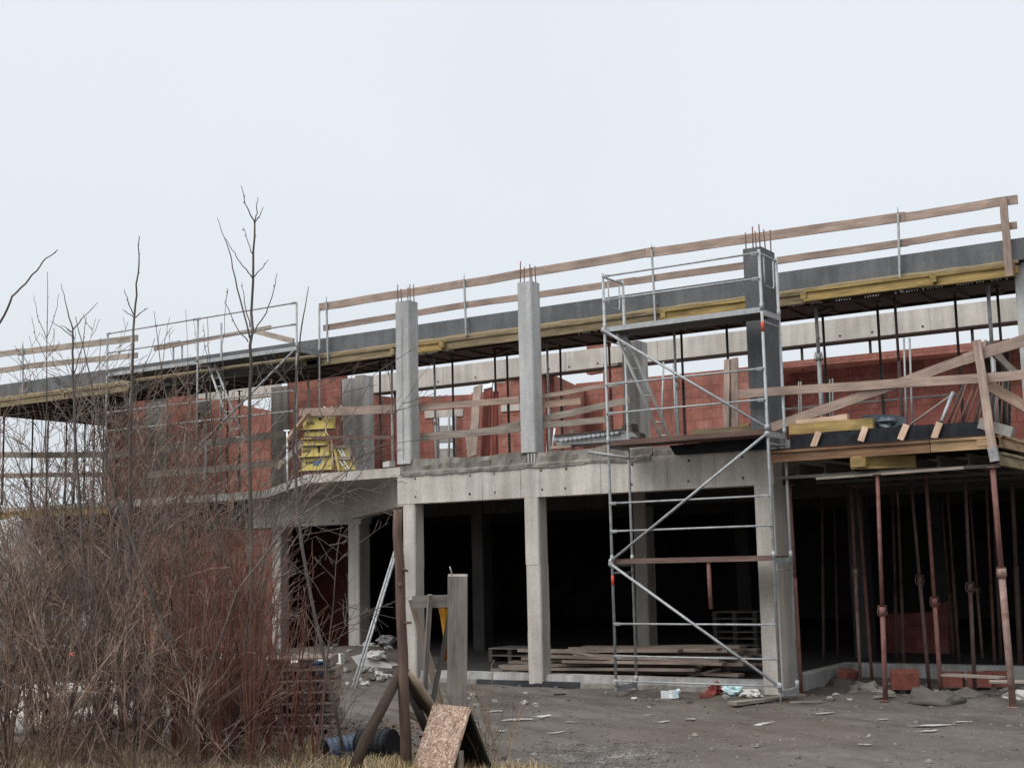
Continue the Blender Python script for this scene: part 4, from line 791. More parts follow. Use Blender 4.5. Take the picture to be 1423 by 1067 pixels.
c = PZ(1323, 958, 0); hblock((c.x, c.y, .05), .1, 'red hollow block under a thin board near the thick corner prop'); c = PZ(1362, 958, 0); hblock((c.x, c.y, .05), .2, 'red hollow block left of the thick corner prop'); c = PZ(1385, 957, 0); hblock((c.x, c.y, .05), .0, 'red hollow block behind the thick corner prop')
c = PZ(1177, 950, 0); hblock((c.x, c.y, .06), 1.2, 'dark red hollow block lying by the low wall corner', .8, .3)
for a, b_, lab in (((1311, 937), (1393, 941), 'thin board lying across the red hollow blocks'), ((1375, 947), (1430, 947), 'thin board on the hollow blocks at the right edge')): single(MB().bar(PZ(*a, .33), PZ(*b_, .33), .25, .03), 'thin_board', 'plank_grey', lab, 'board')
# ------------------------------------------------------------------ fence posts and timber in the foreground
def tree_pole(pts, rads, knots, name, mat, lab, cat, n=10):
    mb = MB(); mb.tube(pts, rads, n)
    for p, d in knots: mb.tube([p, V(p) + V(d)], [.022, .012], 6)
    return single(mb, name, mat, lab, cat)
D0 = 14.8
pp = [PD(553, 708, D0), PD(552, 740, D0), PD(556, 790, D0), PD(557, 850, D0), PD(560, 910, D0), PD(561, 970, D0), PD(564, 1030, D0), GD(565, D0, -.1)]
tree_pole(pp, [.050, .052, .056, .055, .058, .060, .063, .066], [(PD(559, 790, D0 - .05), r0 * .065 - UP * .03), (PD(553, 708, D0), -r0 * .05 + UP * .05), (PD(562, 865, D0 - .05), r0 * .08), (PD(556, 812, D0 - .06), -fw * .05)], 'fence_pole', 'bark_pole', 'tall reddish-brown debarked pole standing before the concrete columns', 'pole')
g = GD(488, 14.3, .02); tree_pole([PD(557, 933, 14.9), PD(530, 985, 14.6), PD(506, 1030, 14.4), g], [.056, .060, .064, .066], [], 'log_brace', 'bark_dark', 'dark log brace slanting down left from the tall pole', 'log')
g = GD(620, 15.9, .05); tree_pole([PD(560, 935, 14.95), PD(585, 968, 15.3), PD(606, 1000, 15.7), g], [.062, .066, .068, .068], [], 'log_brace', 'bark_dark', 'thick dark log brace slanting down right from the tall pole', 'log')
tree_pole([PD(566, 958, 15.2), PD(580, 985, 15.4), PD(592, 1012, 15.6)], [.045, .05, .05], [], 'log_brace', 'timber_dark', 'thinner grey log under the right brace of the tall pole', 'log')
single(MB().tube([PD(567, 933, 14.8), PD(580, 950, 14.9), PD(594, 970, 15.05), PD(607, 990, 15.2)], [.035, .045, .045, .04], 7), 'split_slab', 'split_wood', 'pale split slab of wood along the right log brace', 'slab')
single(MB().bar(PD(564, 990, 15.6), PD(585, 1000, 15.8), .05, .06), 'pale_stick', 'split_wood', 'small pale stick crossing behind the tall pole foot', 'stick')
DP = 15.6
single(MB().bar(PD(636, 799, DP), PD(634.5, 1048, DP), .225, .20, tuple(fw), segs=6, warp=.003), 'fence_post', 'timber_grey', 'thick squared grey wooden post right of the tall pole', 'post')
single(MB().tube([PD(629, 800, DP), PD(627, 794, DP), PD(625, 787, DP)], .008, 5), 'nail', 'galvanised', 'bent wire nail on top of the thick grey post', 'nail')
single(MB().bar(PD(573, 836.5, DP + .12), PD(628, 834.5, DP + .12), .05, .145, segs=4, warp=.003), 'rail_board', 'timber_grey', 'grey horizontal board nailed behind the thick grey post', 'board')
single(MB().bar(PD(572, 832, DP + .25), PD(615, 985, DP + .55), .03, .085, tuple(-RT), segs=4, warp=.003), 'leaning_lath', 'plank_pale', 'pale lath leaning left of the thick grey post', 'lath')
single(MB().bar(PD(597.5, 826, DP + .05), PD(590, 966, DP + .1), .05, .05, segs=3, warp=.003), 'leaning_stick', 'timber_grey', 'upright grey stick over the horizontal board', 'stick')
single(MB().bar(PD(626, 852, DP + .2), PD(599, 985, DP + .05), .06, .06, segs=3, warp=.003), 'leaning_stick', 'timber_dark', 'dark square stick slanting from the thick grey post', 'stick')
mb = MB(); rows = []
oc = [((609, 845), (627, 845)), ((612, 858), (627, 860)), ((614, 872), (625, 874)), ((616, 886), (621, 887)), ((620, 893), (624, 894)), ((619, 905), (626, 906)), ((616, 917), (625, 919))]
for i, (a, b_) in enumerate(oc):
    rows.append(len(mb.v))
    for k in range(5): mb.v.append(PD(a[0] + (b_[0] - a[0]) * k / 4, a[1] + (b_[1] - a[1]) * k / 4, DP + .22 + .03 * math.sin(k * 1.7 + i)))
    for k in range(5): mb.v.append(mb.v[rows[i] + k] + fw * .012)
for i in range(len(oc) - 1):
    for k in range(4):
        for o_, fl in ((0, False), (5, True)):
            q = (rows[i] + o_ + k, rows[i + 1] + o_ + k, rows[i + 1] + o_ + k + 1, rows[i] + o_ + k + 1); mb.face(tuple(reversed(q)) if fl else q, [(0, 0)] * 4, 0, True)
single(mb, 'cloth', 'orange_cloth', 'orange cloth hanging behind the thick grey post', 'cloth')
# chipboard shelter
t = thing('chipboard_shelter', 'tent-shaped shelter of two chipboard sheets in the dry grass', 'shelter', GD(620, 14.2))
R1 = PD(602, 977, 14.9); R2 = PD(653, 982, 14.1); g1 = GD(568, 14.45, -.02); g2 = g1 + (R2 - R1); g2.z = -.02
def sheet(a, b_, c, d, name, mat, th=.022):
    mb = MB(); n = (V(b_) - V(a)).cross(V(d) - V(a)).normalized() * th; mb.prism([a, b_, c, d], n); mb.build(name, mat, t)
sheet(R1, R2, g2, g1, 'front_sheet', 'chipboard')
dwn = (g1 - R1); hor = V((dwn.x, dwn.y, 0)); b1 = R1 - hor * 1.0; b1.z = -.02; b2 = R2 - hor * 1.0; b2.z = -.02
off = V((0, 0, -.03)) - hor.normalized() * .01
sheet(R1 + off, b1, b2, R2 + off, 'back_sheet', 'chipboard_dark')
MB().bar(g2.lerp(b2, .30) + V((0, 0, .02)), R2.lerp(g2, .55) - hor * .15, .03, .07).build('inner_batten', 'plank_grey', t)
# corrugated pipes
def corrugated(a, b_, r, n, lab, mat):
    a, b_ = V(a), V(b_); t = thing('corrugated_pipe', lab, 'pipe', a); pts = []; rr = []; L = (b_ - a).length; k = int(L / .022)
    for i in range(k + 1):
        pts.append(a.lerp(b_, i / k)); rr.append(r * (1.0 if i % 3 else .88))
    MB().tube(pts, rr, 20, cap=False, smooth=False).build('shell', mat, t)
    MB().tube([b_, b_ + (b_ - a).normalized() * .01], r * .94, 20).build('dark_opening', 'pipe_black', t); MB().tube([a, a - (b_ - a).normalized() * .01], r * .94, 20).build('dark_opening', 'pipe_black', t)  # black discs painted as the dark inside of the open pipe ends
p = GD(503, 15.7); q = GD(545, 15.5); corrugated(p + V((0, 0, .19)), q + V((0, 0, .19)), .185, 9, 'thick dark corrugated pipe end lying behind the dark log brace', 'pipe_black')
p = GD(452, 15.6); q = GD(512, 15.9); corrugated(p + V((0, 0, .13)), q + V((0, 0, .16)), .14, 9, 'blue-grey corrugated pipe lying in grass left of the dark log', 'pipe_blue')
# thin rods leaning towards the recess
for (x, y, X_, Y_), lab in (((551, 757, 489, 957), 'left thin metal rod of the pair leaning on the first column'), ((554, 758, 493, 958), 'right thin metal rod of the pair leaning on the first column')): single(MB().tube([PY(x, y, 20.75), PZ(X_, Y_, .1)], .022, 6), 'leaning_rod', 'galvanised', lab, 'rod')
# ------------------------------------------------------------------ rubble, litter, stored heaps
i = 0
grs = 'stones and clods scattered along the building foot'
for k in range(132):
    if k < 70: px = rnd.uniform(420, 545); py = rnd.uniform(912, 945)
    elif k < 115: px = rnd.uniform(1120, 1420); py = rnd.uniform(945, 975)
    else: px = rnd.uniform(650, 1060); py = rnd.uniform(962, 985)
    c = PZ(px, py, .12 if k < 70 else .02); c.z = gz(c.x, c.y); s = rnd.uniform(.02, .075) * (1.3 if k < 70 else .8)
    single(MB().lump(c + V((0, 0, s * .35)), s * 1.3, s, s * .7, 2, .45), 'stone', rnd.choice(['stone', 'mud', 'mud', 'concrete_rough', 'white_rubble'] if k < 70 else ['mud', 'stone', 'stone', 'concrete_rough']), 'small rough stone or clod lying in dirt along the building foot', 'stone', grs)
for (pts, lab, th) in ((((404, 909), (418, 911), (418, 920), (403, 921)), 'left white foam slab by the recess columns', .12), (((425, 909), (473, 908), (474, 925), (466, 929)), 'large white foam slab by the recess columns', .15), (((488, 912), (503, 908), (545, 925), (542, 938), (520, 936), (500, 928)), 'long pale chipped concrete lump before the first column', .3), (((250, 910), (345, 909), (345, 915), (250, 916)), 'thin white slab strip under the red wall behind red stems', .3)):
    single(MB().prism([PY(x, y, 23.0) for x, y in pts], (0, th, .0)), 'pale_slab', 'white_foam' if 'foam' in lab else 'white_rubble', lab, 'slab')
for px, py, s, lab in ((538, 906, .22, 'jagged pale rubble chunk left of the first column foot'), (523, 930, .18, 'dark-spotted rubble chunk in the recess heap'), (512, 918, .2, 'rounded rubble chunk in the recess heap'), (1205, 958, .25, 'pale mortar lump among the platform props'), (1222, 965, .2, 'grey mortar lump by the thick front prop'), (1168, 948, .2, 'dark earth lump at the low wall corner'), (1415, 966, .2, 'pale lump at the right edge by the corner prop'), (1300, 975, .3, 'low grey mud hump in front of the platform props'), (1345, 973, .24, 'second low mud hump near the corner prop')):
    c = PZ(px, py, .05); c.z = gz(c.x, c.y) if py > 940 else .35; single(MB().lump(c, s * 1.3, s, s * .6, 6, .35, smooth='mud' in lab or 'earth' in lab), 'rubble_chunk', 'mud' if 'mud' in lab or 'earth' in lab else 'concrete_rough' if 'mortar' in lab else 'white_rubble', lab, 'rubble')
def litter(px, py, build, name, mats, lab, cat):
    c = PZ(px, py, 0); c.z = gz(c.x, c.y) + .01; mb = MB(); build(mb, c); return single(mb, name, mats, lab, cat)
t = thing('canister', 'crushed white and pale blue plastic canister lying in front of the sill', 'canister', PZ(932, 971, 0))
c = PZ(932, 971, 0); c.z = gz(c.x, c.y)
MB().bar(c - r0 * .15 + V((0, 0, .07)), c + r0 * .06 + V((0, 0, .07)), .16, .12, segs=5, warp=.008).build('body', 'white_plastic', t); MB().bar(c + r0 * .06 + V((0, 0, .07)), c + r0 * .12 + V((0, 0, .075)), .15, .12, segs=2, warp=.008).build('blue_end', 'pale_blue_plastic', t); MB().tube([c + r0 * .11 + V((0, 0, .10)), c + r0 * .16 + V((0, 0, .14))], [.05, .035], 8).build('neck', 'white_plastic', t)
litter(1018, 969, lambda mb, c: mb.lump(c + V((0, 0, .07)), .16, .1, .09, 5, .5), 'plastic_bag', 'pale_blue_plastic', 'crumpled pale blue plastic bag lying before the sill', 'bag'); litter(995, 968, lambda mb, c: (mb.lump(c + V((0, 0, .07)), .13, .1, .10, 5, .7), mb.lump(c + V((-.1, 0, .02)), .1, .06, .04, 3, .6)), 'red_rag', 'red_cloth', 'crumpled red rag lying before the sill', 'rag')
litter(1045, 971, lambda mb, c: mb.lump(c + V((0, 0, .04)), .16, .1, .07, 4, .5), 'mortar_bag', 'white_sack', 'pale torn paper bag right of the pale blue bag', 'bag'); litter(982, 970, lambda mb, c: mb.bar(c - r0 * .12 + V((0, 0, .03)), c + r0 * .1 + V((0, 0, .02)), .1, .05), 'red_shard', 'red_tile', 'small red block shard left of the red rag', 'shard')
for px, py, L, lab in ((904, 963, .22, 'short pale stick near the canister'), (922, 974, .26, 'thin pale board scrap below the canister'), (881, 972, .09, 'tiny white scrap right of the scaffold foot'), (1230, 977, .35, 'thin board under the thick front prop'), (778, 969, .2, 'dark curved scrap right of the middle column foot'), (1120, 978, .5, 'thin board by the right scaffold foot')):
    litter(px, py, lambda mb, c: mb.bar(c - r0 * L / 2 + V((0, 0, .02)), c + r0 * L / 2 + V((0, 0, .025)), .05, .025), 'scrap', 'ply_dark' if 'dark' in lab else ('white_foam' if 'white' in lab else 'plank_grey'), lab, 'scrap')
# stacked pallets and blue tub behind the red stems
c = GD(388, 18.2)
for k in range(7):
    t = thing('pallet', 'brown pallet in the stack behind the red shrub stems', 'pallet', (c.x, c.y, k * .15), 'pallet stack behind the red stems'); ox = rnd.uniform(-.05, .05)
    for j in range(5): MB().bar(c + r0 * (-.75 + ox) + V((fw.x, fw.y, 0)) * (j * .19) + V((0, 0, k * .15 + .12)), c + r0 * (.75 + ox) + V((fw.x, fw.y, 0)) * (j * .19) + V((0, 0, k * .15 + .12)), .12, .024).build('slat', 'stacked_plank', t)
    for j in range(5): MB().bar(c + r0 * (-.7 + j * .35 + ox) + V((0, 0, k * .15 + .055)), c + r0 * (-.7 + j * .35 + ox) + V((fw.x, fw.y, 0)) * .85 + V((0, 0, k * .15 + .055)), .10, .10).build('block', 'timber_grey' if j % 2 else 'stacked_plank', t)
c = GD(434, 18.9)
t = thing('plastic_tub', 'faded blue plastic drum beside the pallet stack', 'drum', c); zz = [0, .05, .3, .33, .36, .6, .85, .9]
MB().tube([c + V((0, 0, z)) for z in zz], [.24, .26, .265, .28, .265, .265, .25, .2], 16).build('body', 'blue_plastic', t); MB().tube([c + V((0, 0, .9)), c + V((0, 0, .93))], .21, 16).build('lid', 'blue_plastic', t)
grk = 'white sacks on the ground behind the shrubs'
for k, (px, D_) in enumerate(((38, 19.2), (60, 19.5), (82, 19.0), (104, 19.6), (130, 19.3), (160, 19.8), (182, 19.6), (50, 19.4), (92, 19.5), (72, 19.3), (140, 20))):
    c = GD(px, D_); z = .16 if k < 7 else .46; single(MB().lump(c + V((0, 0, z)), rnd.uniform(.28, .4), .3, .2, 5, .25, smooth=True), 'white_sack', 'white_sack', 'dirty white sack lying on the ground behind bare shrubs', 'sack', grk)
c = GD(-22, 27.5); mb = MB(); mb.lump(c, 1.5, 1.6, 3.0, 22, .28, half=True); single(mb, 'gravel_heap', 'stone', 'big pale grey gravel heap behind the shrubs at the left edge', 'gravel heap')
# parked car half hidden by shrubs at the left edge
c = GD(40, 23.5); t = thing('parked_car', 'dark parked car hidden behind shrubs at left, red tail lights showing', 'car', c); fx = V((fw.x, fw.y, 0)).normalized(); rx = V((r0.x, r0.y, 0))
def cp(a, b_, z): return c + rx * a + fx * b_ + V((0, 0, z))
mb = MB(); mb.prism([cp(-.85, y, z) for y, z in ((0, .35), (0, .95), (.25, 1.02), (.7, 1.45), (2.3, 1.45), (2.9, 1.0), (4.1, .85), (4.2, .35))], rx * 1.7); mb.build('body', 'car_dark', t)
mb = MB(); mb.prism([cp(-.6, y - .02, z) for y, z in ((.27, 1.05), (.66, 1.4))] + [cp(.6, y - .02, z) for y, z in ((.66, 1.4), (.27, 1.05))], fx * -.01); mb.build('rear_window', 'glass_dark', t)
for s in (-1, 1):
    for b_ in (.75, 3.4): MB().tube([cp(s * .70, b_, .32), cp(s * .88, b_, .32)], .32, 16).build('wheel', 'pipe_black', t)
    m, tt, bb = newmat('tail_light' if s < 0 else 'tail_light_lens', .3); bb.inputs['Base Color'].default_value = (.6, .03, .015, 1); bb.inputs['Emission Color'].default_value = (1, .12, .05, 1); bb.inputs['Emission Strength'].default_value = .9
    MB().bar(cp(s * .70, -.02, .84), cp(s * .76, -.02, .84), .03, .05).build('tail_light', m.name, t)
# ------------------------------------------------------------------ bare saplings and shrubs
def grow(mb, p, d, L, r, lvl, n, curl, kids, klen, kr, ang, opp=False, grav=0.0, minr=.0036):
    pts = [V(p)]; d = V(d).normalized(); st = L / n; dirs = [d.copy()]
    for i in range(n):
        d = (d + V((rnd.gauss(0, curl), rnd.gauss(0, curl), rnd.gauss(0, curl * .7) + grav))).normalized(); pts.append(pts[-1] + d * st); dirs.append(d.copy())
    rad = [max(minr, r * (1 - .82 * i / n)) for i in range(n + 1)]
    mb.tube(pts, rad, 5 if r > .012 else (4 if r > .006 else 3), cap=False)
    if lvl <= 0: return
    for k in range(kids):
        u = rnd.uniform(.22, .97) if not opp else .25 + .7 * (k // 2 + rnd.uniform(.0, .3)) / max(1, kids / 2)
        i = min(n - 1, int(u * n)); q = pts[i].lerp(pts[i + 1], u * n - i); dd = dirs[i]
        ax = dd.cross(V((rnd.gauss(0, 1), rnd.gauss(0, 1), rnd.gauss(0, .4))))
        if ax.length < 1e-3: continue
        nd_ = Matrix.Rotation(rnd.uniform(*ang), 3, ax.normalized()) @ dd; nd_.z += .12
        grow(mb, q, nd_, L * klen * rnd.uniform(.5, 1.15) * (1.1 - .45 * u), max(minr * 1.25, rad[i] * kr), lvl - 1, max(3, n - 2), curl * 1.25, max(2, int(kids * .45)), klen, kr, ang, False, grav, minr)
def shrub(px, D_, stems, H_, spread, mat, lab, group, name='bare_shrub', cat='shrub', kids=7, lvl=2, r=.016, curl=.10, klen=.46, ang=(.35, 1.0)):
    c = GD(px, D_); c.z = gz(c.x, c.y) - .03; mb = MB()
    for s in range(stems):
        a = rnd.uniform(0, 2 * math.pi); ln = abs(rnd.gauss(0, spread)); d = V((math.cos(a) * ln, math.sin(a) * ln, 1))
        grow(mb, c + V((math.cos(a) * .006, math.sin(a) * .006, 0)), d, H_ * rnd.uniform(.55, 1.12), r * rnd.uniform(.6, 1.25), lvl, 9, curl, kids, klen, .62, ang)
    t = thing(name, lab, cat, c, group); mb.build('branches', mat, t); return t
g1_ = 'bare brown shrubs filling the left foreground'
sh = [  # px column, depth, stems, height, spread, material
    (10, 15.5, 13, 3.4, .28, 'twig'), (60, 16.5, 13, 4.2, .25, 'twig'), (110, 15.2, 13, 4.0, .24, 'twig'), (160, 16.8, 14, 4.5, .24, 'twig'), (205, 15.6, 13, 4.0, .26, 'twig'), (250, 17.0, 13, 4.2, .24, 'twig'),
    (300, 15.8, 11, 3.5, .25, 'twig'), (345, 17.2, 10, 3.5, .22, 'twig'), (35, 18.2, 13, 4.4, .24, 'twig_grey'), (135, 18.6, 13, 4.6, .22, 'twig_grey'), (225, 18.8, 12, 4.5, .22, 'twig'), (310, 19.0, 10, 4.0, .22, 'twig_grey'), (80, 14.6, 10, 1.9, .4, 'twig'), (185, 14.5, 10, 1.8, .4, 'twig'), (-25, 17, 12, 4.0, .25, 'twig'),
    (275, 14.6, 9, 1.9, .38, 'twig')]
for i, (px, D_, st, H_, sp_, mt) in enumerate(sh): shrub(px, D_, int(st * .62), H_, sp_, mt, 'bare tangled brown shrub without leaves among others in the left foreground', g1_, kids=7)
for i, (px, D_, st, H_) in enumerate(((5, 17.5, 6, 4.7), (48, 16.4, 6, 4.6), (92, 17.2, 7, 5.0), (128, 16.2, 6, 4.8), (168, 17.6, 7, 5.0), (212, 16.6, 7, 4.8), (246, 17.8, 6, 4.9), (288, 16.9, 6, 4.6), (325, 17.6, 6, 4.6), (368, 16.8, 5, 4.3), (-20, 16.0, 6, 4.8), (150, 18.8, 7, 5.2), (70, 19.2, 7, 5.2))):
    shrub(px, D_, st, H_, .20, 'twig' if i % 3 else 'twig_grey', 'tall thin bare shrub whose crossing twigs rise before the upper floor at left', 'tall bare shrubs at left', 'tall_shrub', kids=9, lvl=2, r=.018, curl=.085, klen=.34, ang=(.4, 1.05))
g2_ = 'upright red-stemmed shrubs before the pallet stack'
for px, D_, st, H_ in ((255, 15.2, 17, 2.4), (280, 15.5, 17, 2.5), (303, 15.1, 18, 2.6), (326, 15.6, 18, 2.5), (348, 15.0, 18, 2.4), (372, 15.6, 16, 2.3), (396, 15.2, 13, 2.1), (418, 15.8, 9, 1.8), (240, 16.2, 15, 2.6), (350, 16.4, 15, 2.6), (310, 16.6, 15, 2.8), (436, 15.3, 5, 1.5)):
    shrub(px, D_, st, H_, .10, 'twig_red', 'shrub of thin straight reddish stems, leafless, before the pallet stack', g2_, 'red_stemmed_shrub', 'shrub', kids=4, lvl=1, r=.0115, curl=.045, klen=.30, ang=(.25, .8))
def sapling(D_, paths, lab, name='bare_sapling', twigs=16):
    t = None; mb = MB(); tr_ = MB(); base = None
    for k, (r, pts, ra) in enumerate(paths):
        dz = 0 if k == 0 else rnd.uniform(-.25, .25); P3 = [PD(x, y, D_ + dz * (i / max(1, len(pts) - 1))) for i, (x, y) in enumerate(pts)]
        fine = []
        for i in range(len(P3) - 1):
            for s in range(4): fine.append(P3[i].lerp(P3[i + 1], s / 4) + V((rnd.gauss(0, .006), rnd.gauss(0, .006), 0)))
        fine.append(P3[-1]); rad = [(r + (ra - r) * i / (len(fine) - 1)) * .82 for i in range(len(fine))]
        (tr_ if k == 0 else mb).tube(fine, rad, 6)
        for s in range(int(twigs * (1 if k == 0 else .35))):
            i = rnd.randrange(len(fine) // 3, len(fine) - 1); d = (fine[i + 1] - fine[i]).normalized(); a = Matrix.Rotation(rnd.uniform(.5, .95) * rnd.choice((-1, 1)), 3, fw) @ d
            if fine[i].z < 4.4: grow(mb, fine[i], a, rnd.uniform(.15, .75), .006, 1, 5, .06, 3, .4, .7, (.4, .9))
            elif rnd.random() < .25: mb.tube([fine[i], fine[i] + a * rnd.uniform(.015, .03)], [.007, .004], 4)
    if not mb.v: mb.tube([fine[0], fine[1]], .004, 3)
    base = fine[0] if len(paths) == 1 else PD(*paths[0][1][0], D_)
    t = thing(name, lab, 'sapling', (base.x, base.y, 0)); tr_.build('trunk', 'sapling_bark', t); mb.build('branches', 'sapling_bark', t)
sapling(15.5, [(.040, [(352, 1056), (349, 900), (350, 760), (346, 600), (349, 480), (351, 390), (354, 309)], .012), (.010, [(354, 309), (343, 290), (335, 258)], .004), (.009, [(354, 309), (357, 292), (358, 274)], .004), (.008, [(354, 309), (362, 300), (366, 288)], .004),
    (.010, [(351, 386), (338, 370), (325, 352), (313, 331)], .004), (.009, [(351, 386), (362, 375), (373, 361)], .004), (.007, [(352, 354), (343, 332), (338, 316)], .003), (.013, [(347, 470), (330, 400), (317, 345), (302, 302)], .004), (.010, [(347, 470), (370, 435), (380, 405), (385, 380)], .004), (.009, [(346, 475), (328, 455), (313, 420), (317, 402)], .003),
    (.010, [(348, 455), (340, 420), (336, 392)], .003)], 'tallest bare sapling with forked tip reaching above the roof line')
sapling(15.9, [(.034, [(190, 1040), (181, 800), (180, 640), (183, 520), (187, 440), (191, 380), (194, 328)], .006), (.009, [(187, 440), (178, 418), (173, 402)], .004), (.009, [(186, 442), (196, 434), (206, 428)], .004), (.008, [(186, 440), (177, 435), (170, 430)], .004)], 'straight bare sapling with single long tip before the far scaffold')
sapling(16.2, [(.030, [(150, 1030), (115, 760), (104, 600), (101, 500), (101, 458)], .012), (.011, [(101, 458), (92, 425), (85, 394)], .004), (.010, [(102, 458), (118, 440), (136, 420)], .004), (.009, [(102, 470), (85, 455), (70, 446)], .004), (.009, [(103, 520), (115, 480), (120, 440)], .004), (.008, [(101, 462), (92, 455), (84, 452)], .003)], 'bare sapling with three-pronged crown at left')
sapling(14.6, [(.020, [(-50, 560), (-20, 480), (0, 448), (18, 412), (40, 388), (60, 364), (80, 347)], .006)], 'thick bare branch reaching in from the left edge', 'overhanging_branch', 3)
sapling(17.5, [(.018, [(70, 1010), (64, 700), (65, 520), (66, 378)], .004), (.006, [(65, 470), (52, 440), (47, 410)], .003), (.006, [(65, 470), (76, 440), (82, 408)], .003), (.006, [(65, 500), (50, 470), (44, 440)], .003)], 'thin pale bare sapling left of the three-pronged one')
sapling(15.2, [(.026, [(480, 1060), (420, 760), (407, 620), (412, 520), (420, 450), (429, 398)], .005), (.007, [(408, 600), (425, 560), (445, 520)], .003)], 'slender bare sapling slanting across the right pole of the far scaffold', twigs=8)
sapling(15.3, [(.030, [(330, 1050), (250, 930), (200, 800), (160, 690), (140, 610), (125, 520), (105, 440)], .005), (.012, [(160, 690), (175, 610), (190, 540), (215, 470)], .004), (.01, [(200, 800), (235, 720), (262, 640)], .004)], 'long leaning bare stem running from lower centre to upper left')
sapling(16.6, [(.02, [(300, 1030), (305, 800), (298, 640), (291, 520), (288, 440)], .004), (.008, [(297, 620), (312, 560), (310, 480), (316, 400)], .003), (.006, [(291, 520), (284, 470), (283, 450)], .003)], 'thin bare sapling between the far ladder and the middle scaffold pole')
sapling(16.8, [(.018, [(265, 1030), (262, 800), (245, 640), (225, 520), (214, 432)], .004), (.007, [(245, 640), (262, 560), (258, 430)], .003), (.006, [(225, 520), (230, 470), (236, 440)], .003)], 'thin bare sapling with fine tips left of the middle scaffold pole')
sapling(15.0, [(.016, [(250, 1050), (330, 820), (400, 730), (450, 695), (500, 678), (535, 686)], .004), (.007, [(450, 695), (480, 660), (520, 600), (560, 545)], .003), (.008, [(420, 715), (455, 640), (520, 520), (585, 478)], .003), (.007, [(470, 690), (500, 660), (545, 580), (600, 505)], .003)], 'arching bare branch crossing the slab edge and yellow panels', twigs=12)
sapling(15.4, [(.016, [(330, 1000), (345, 860), (372, 760), (390, 700), (420, 640), (455, 590), (500, 500)], .003), (.007, [(372, 760), (400, 700), (430, 690), (470, 665)], .003), (.006, [(360, 800), (400, 760), (440, 745), (475, 770)], .003)], 'slanting bare branch rising past the blue sticker panel', twigs=11)
sapling(14.9, [(.012, [(445, 1050), (452, 940), (462, 850), (470, 760), (478, 690)], .003), (.006, [(462, 850), (430, 800), (405, 790)], .003), (.006, [(455, 900), (425, 850), (395, 870)], .003), (.006, [(452, 930), (480, 870), (500, 835)], .003), (.005, [(462, 850), (490, 840), (530, 850)], .002)], 'thin pale bush stem with side twigs before the set-back columns', twigs=13)
# dense low thicket
mb = MB()
for k in range(240):
    px = rnd.uniform(-60, 470) if rnd.random() < .85 else rnd.uniform(-60, 330); D_ = rnd.uniform(14.2, 20.0); c = GD(px, D_); hgt = rnd.uniform(.6, 2.4) * (1.0 if px < 330 else .55)
    a = rnd.uniform(0, 2 * math.pi); d = V((math.cos(a) * .6, math.sin(a) * .6, rnd.uniform(.5, 1.4)))
    grow(mb, c, d, hgt, rnd.uniform(.005, .011), 1, 7, .16, 6, .5, .7, (.4, 1.1), False, 0.0, .0028)
tag(mb.build('thicket', 'twig'), 'tangle of fine bare brown twigs between the shrubs', 'thicket', None, 'stuff')
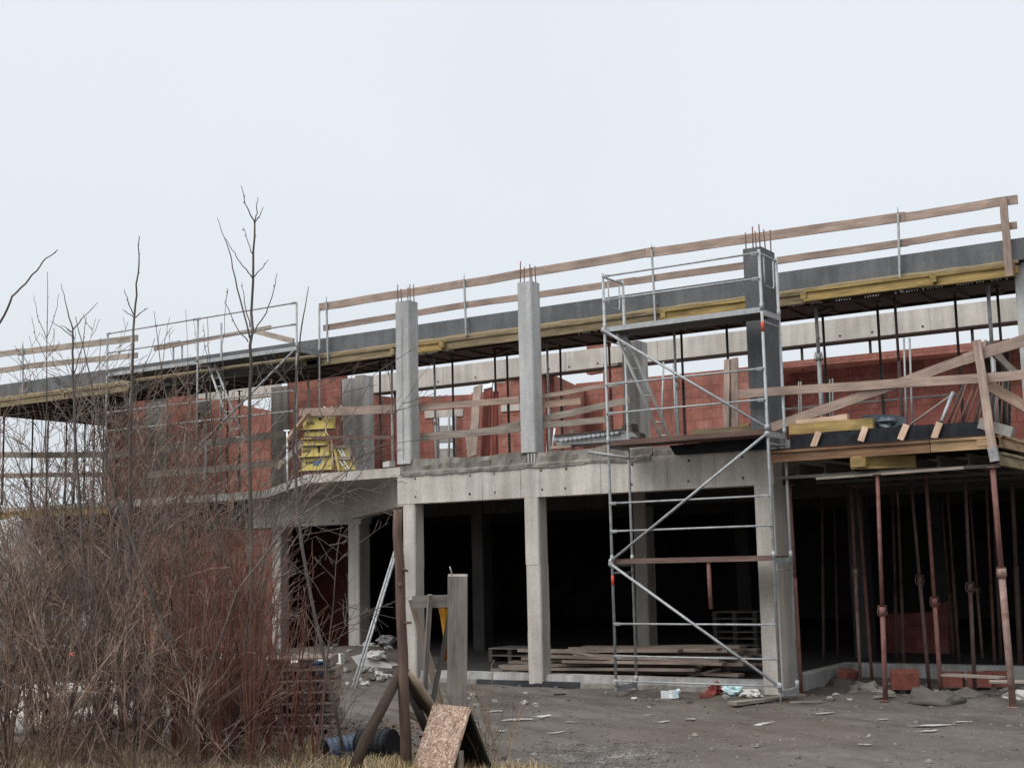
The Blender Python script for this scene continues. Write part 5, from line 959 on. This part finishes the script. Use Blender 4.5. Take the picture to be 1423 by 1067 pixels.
# ------------------------------------------------------------------ dry grass and fallen leaves
mb = MB(); mbl = MB()
def blade(mb, c, h, lean):
    a = rnd.uniform(0, 2 * math.pi); d = V((math.cos(a), math.sin(a), 0)); wv = V((-d.y, d.x, 0)) * rnd.uniform(.003, .006); b0 = len(mb.v)
    p1 = c + V((0, 0, h * .55)) + d * lean * .35 * h; p2 = c + V((0, 0, h * (1 - lean * .45))) + d * lean * h
    mb.v.extend([c - wv, c + wv, p1 + wv * .8, p1 - wv * .8, p2]); mb.face((b0, b0 + 1, b0 + 2, b0 + 3), [(0, 0)] * 4); mb.face((b0 + 3, b0 + 2, b0 + 4), [(0, 0)] * 3)
nb = 0
while nb < 26000:
    px = rnd.uniform(-60, 800); D_ = rnd.uniform(13.4, 16.6); dens = 1 if px < 520 else (.9 if px < 720 else max(0, 1 - (px - 720) / 70)); lim = 16.6 if px < 440 else (15.1 if px < 560 else 14.75 - max(0, (px - 660)) * .006)
    if rnd.random() > dens or D_ > lim: continue
    c = GD(px, D_); 
    if noise.noise(V((c.x * 1.3, c.y * 1.3, 9))) < -.25 and rnd.random() < .7: continue
    c.z = gz(c.x, c.y); blade(mb if px > 455 + rnd.gauss(0, 60) else mbl, c, rnd.uniform(.06, .26) * (1.25 if px < 250 else 1), rnd.uniform(.1, 1.0)); nb += 1
tag(mb.build('dry_grass', 'straw'), 'straw-coloured dry grass along the bottom of the picture', 'grass', None, 'stuff'); tag(mbl.build('dead_grass', 'straw_brown'), 'brown dead grass under the shrubs at bottom left', 'grass', None, 'stuff')
mb = MB()
for k in range(34):
    px = rnd.choice((rnd.gauss(664, 8), rnd.gauss(690, 14))); c = GD(px, rnd.uniform(14.2, 15.6)); c.z = gz(c.x, c.y); grow(mb, c, V((rnd.gauss(0, .25), rnd.gauss(0, .2), 1)), rnd.uniform(.4, 1.15), .004, 1, 6, .13, 2, .3, .7, (.3, .8), False, -.02)
single(mb, 'dry_weed', 'straw_brown', 'tall dry weed stalks right of the thick grey post', 'weed')
mb = MB()
for k in range(5200):
    px = rnd.uniform(-60, 620); D_ = rnd.uniform(14.0, 19.5); c = GD(px, D_); c.z = gz(c.x, c.y) + rnd.uniform(.005, .04); a = rnd.uniform(0, 6.28); s = rnd.uniform(.02, .05); u_ = V((math.cos(a), math.sin(a), rnd.uniform(-.5, .5))) * s; v_ = V((-math.sin(a), math.cos(a), rnd.uniform(-.5, .5))) * s * .6
    b0 = len(mb.v); mb.v.extend([c - u_, c - v_, c + u_, c + v_]); mb.face((b0, b0 + 1, b0 + 2, b0 + 3), [(0, 0)] * 4)
tag(mb.build('fallen_leaves', 'leaf_brown'), 'brown fallen leaves on the ground under the shrubs', 'leaves', None, 'stuff')
mb = MB()
for k in range(3900):
    if k < 2400: c = PZ(rnd.gauss(830, 50), rnd.uniform(1030, 1074), 0); s = rnd.uniform(.006, .02)
    else: c = PZ(rnd.uniform(640, 1500), 955 + 120 * rnd.random() ** 1.3, 0); s = rnd.uniform(.006, .022) if rnd.random() < .93 else rnd.uniform(.02, .05)
    c.z = gz(c.x, c.y); mb.lump(c + V((0, 0, s * .1)), s, s, s * .7, 0, .3)
tag(mb.build('gravel', 'gravel_mat'), 'pale gravel scattered on the dark earth track', 'gravel', None, 'stuff')
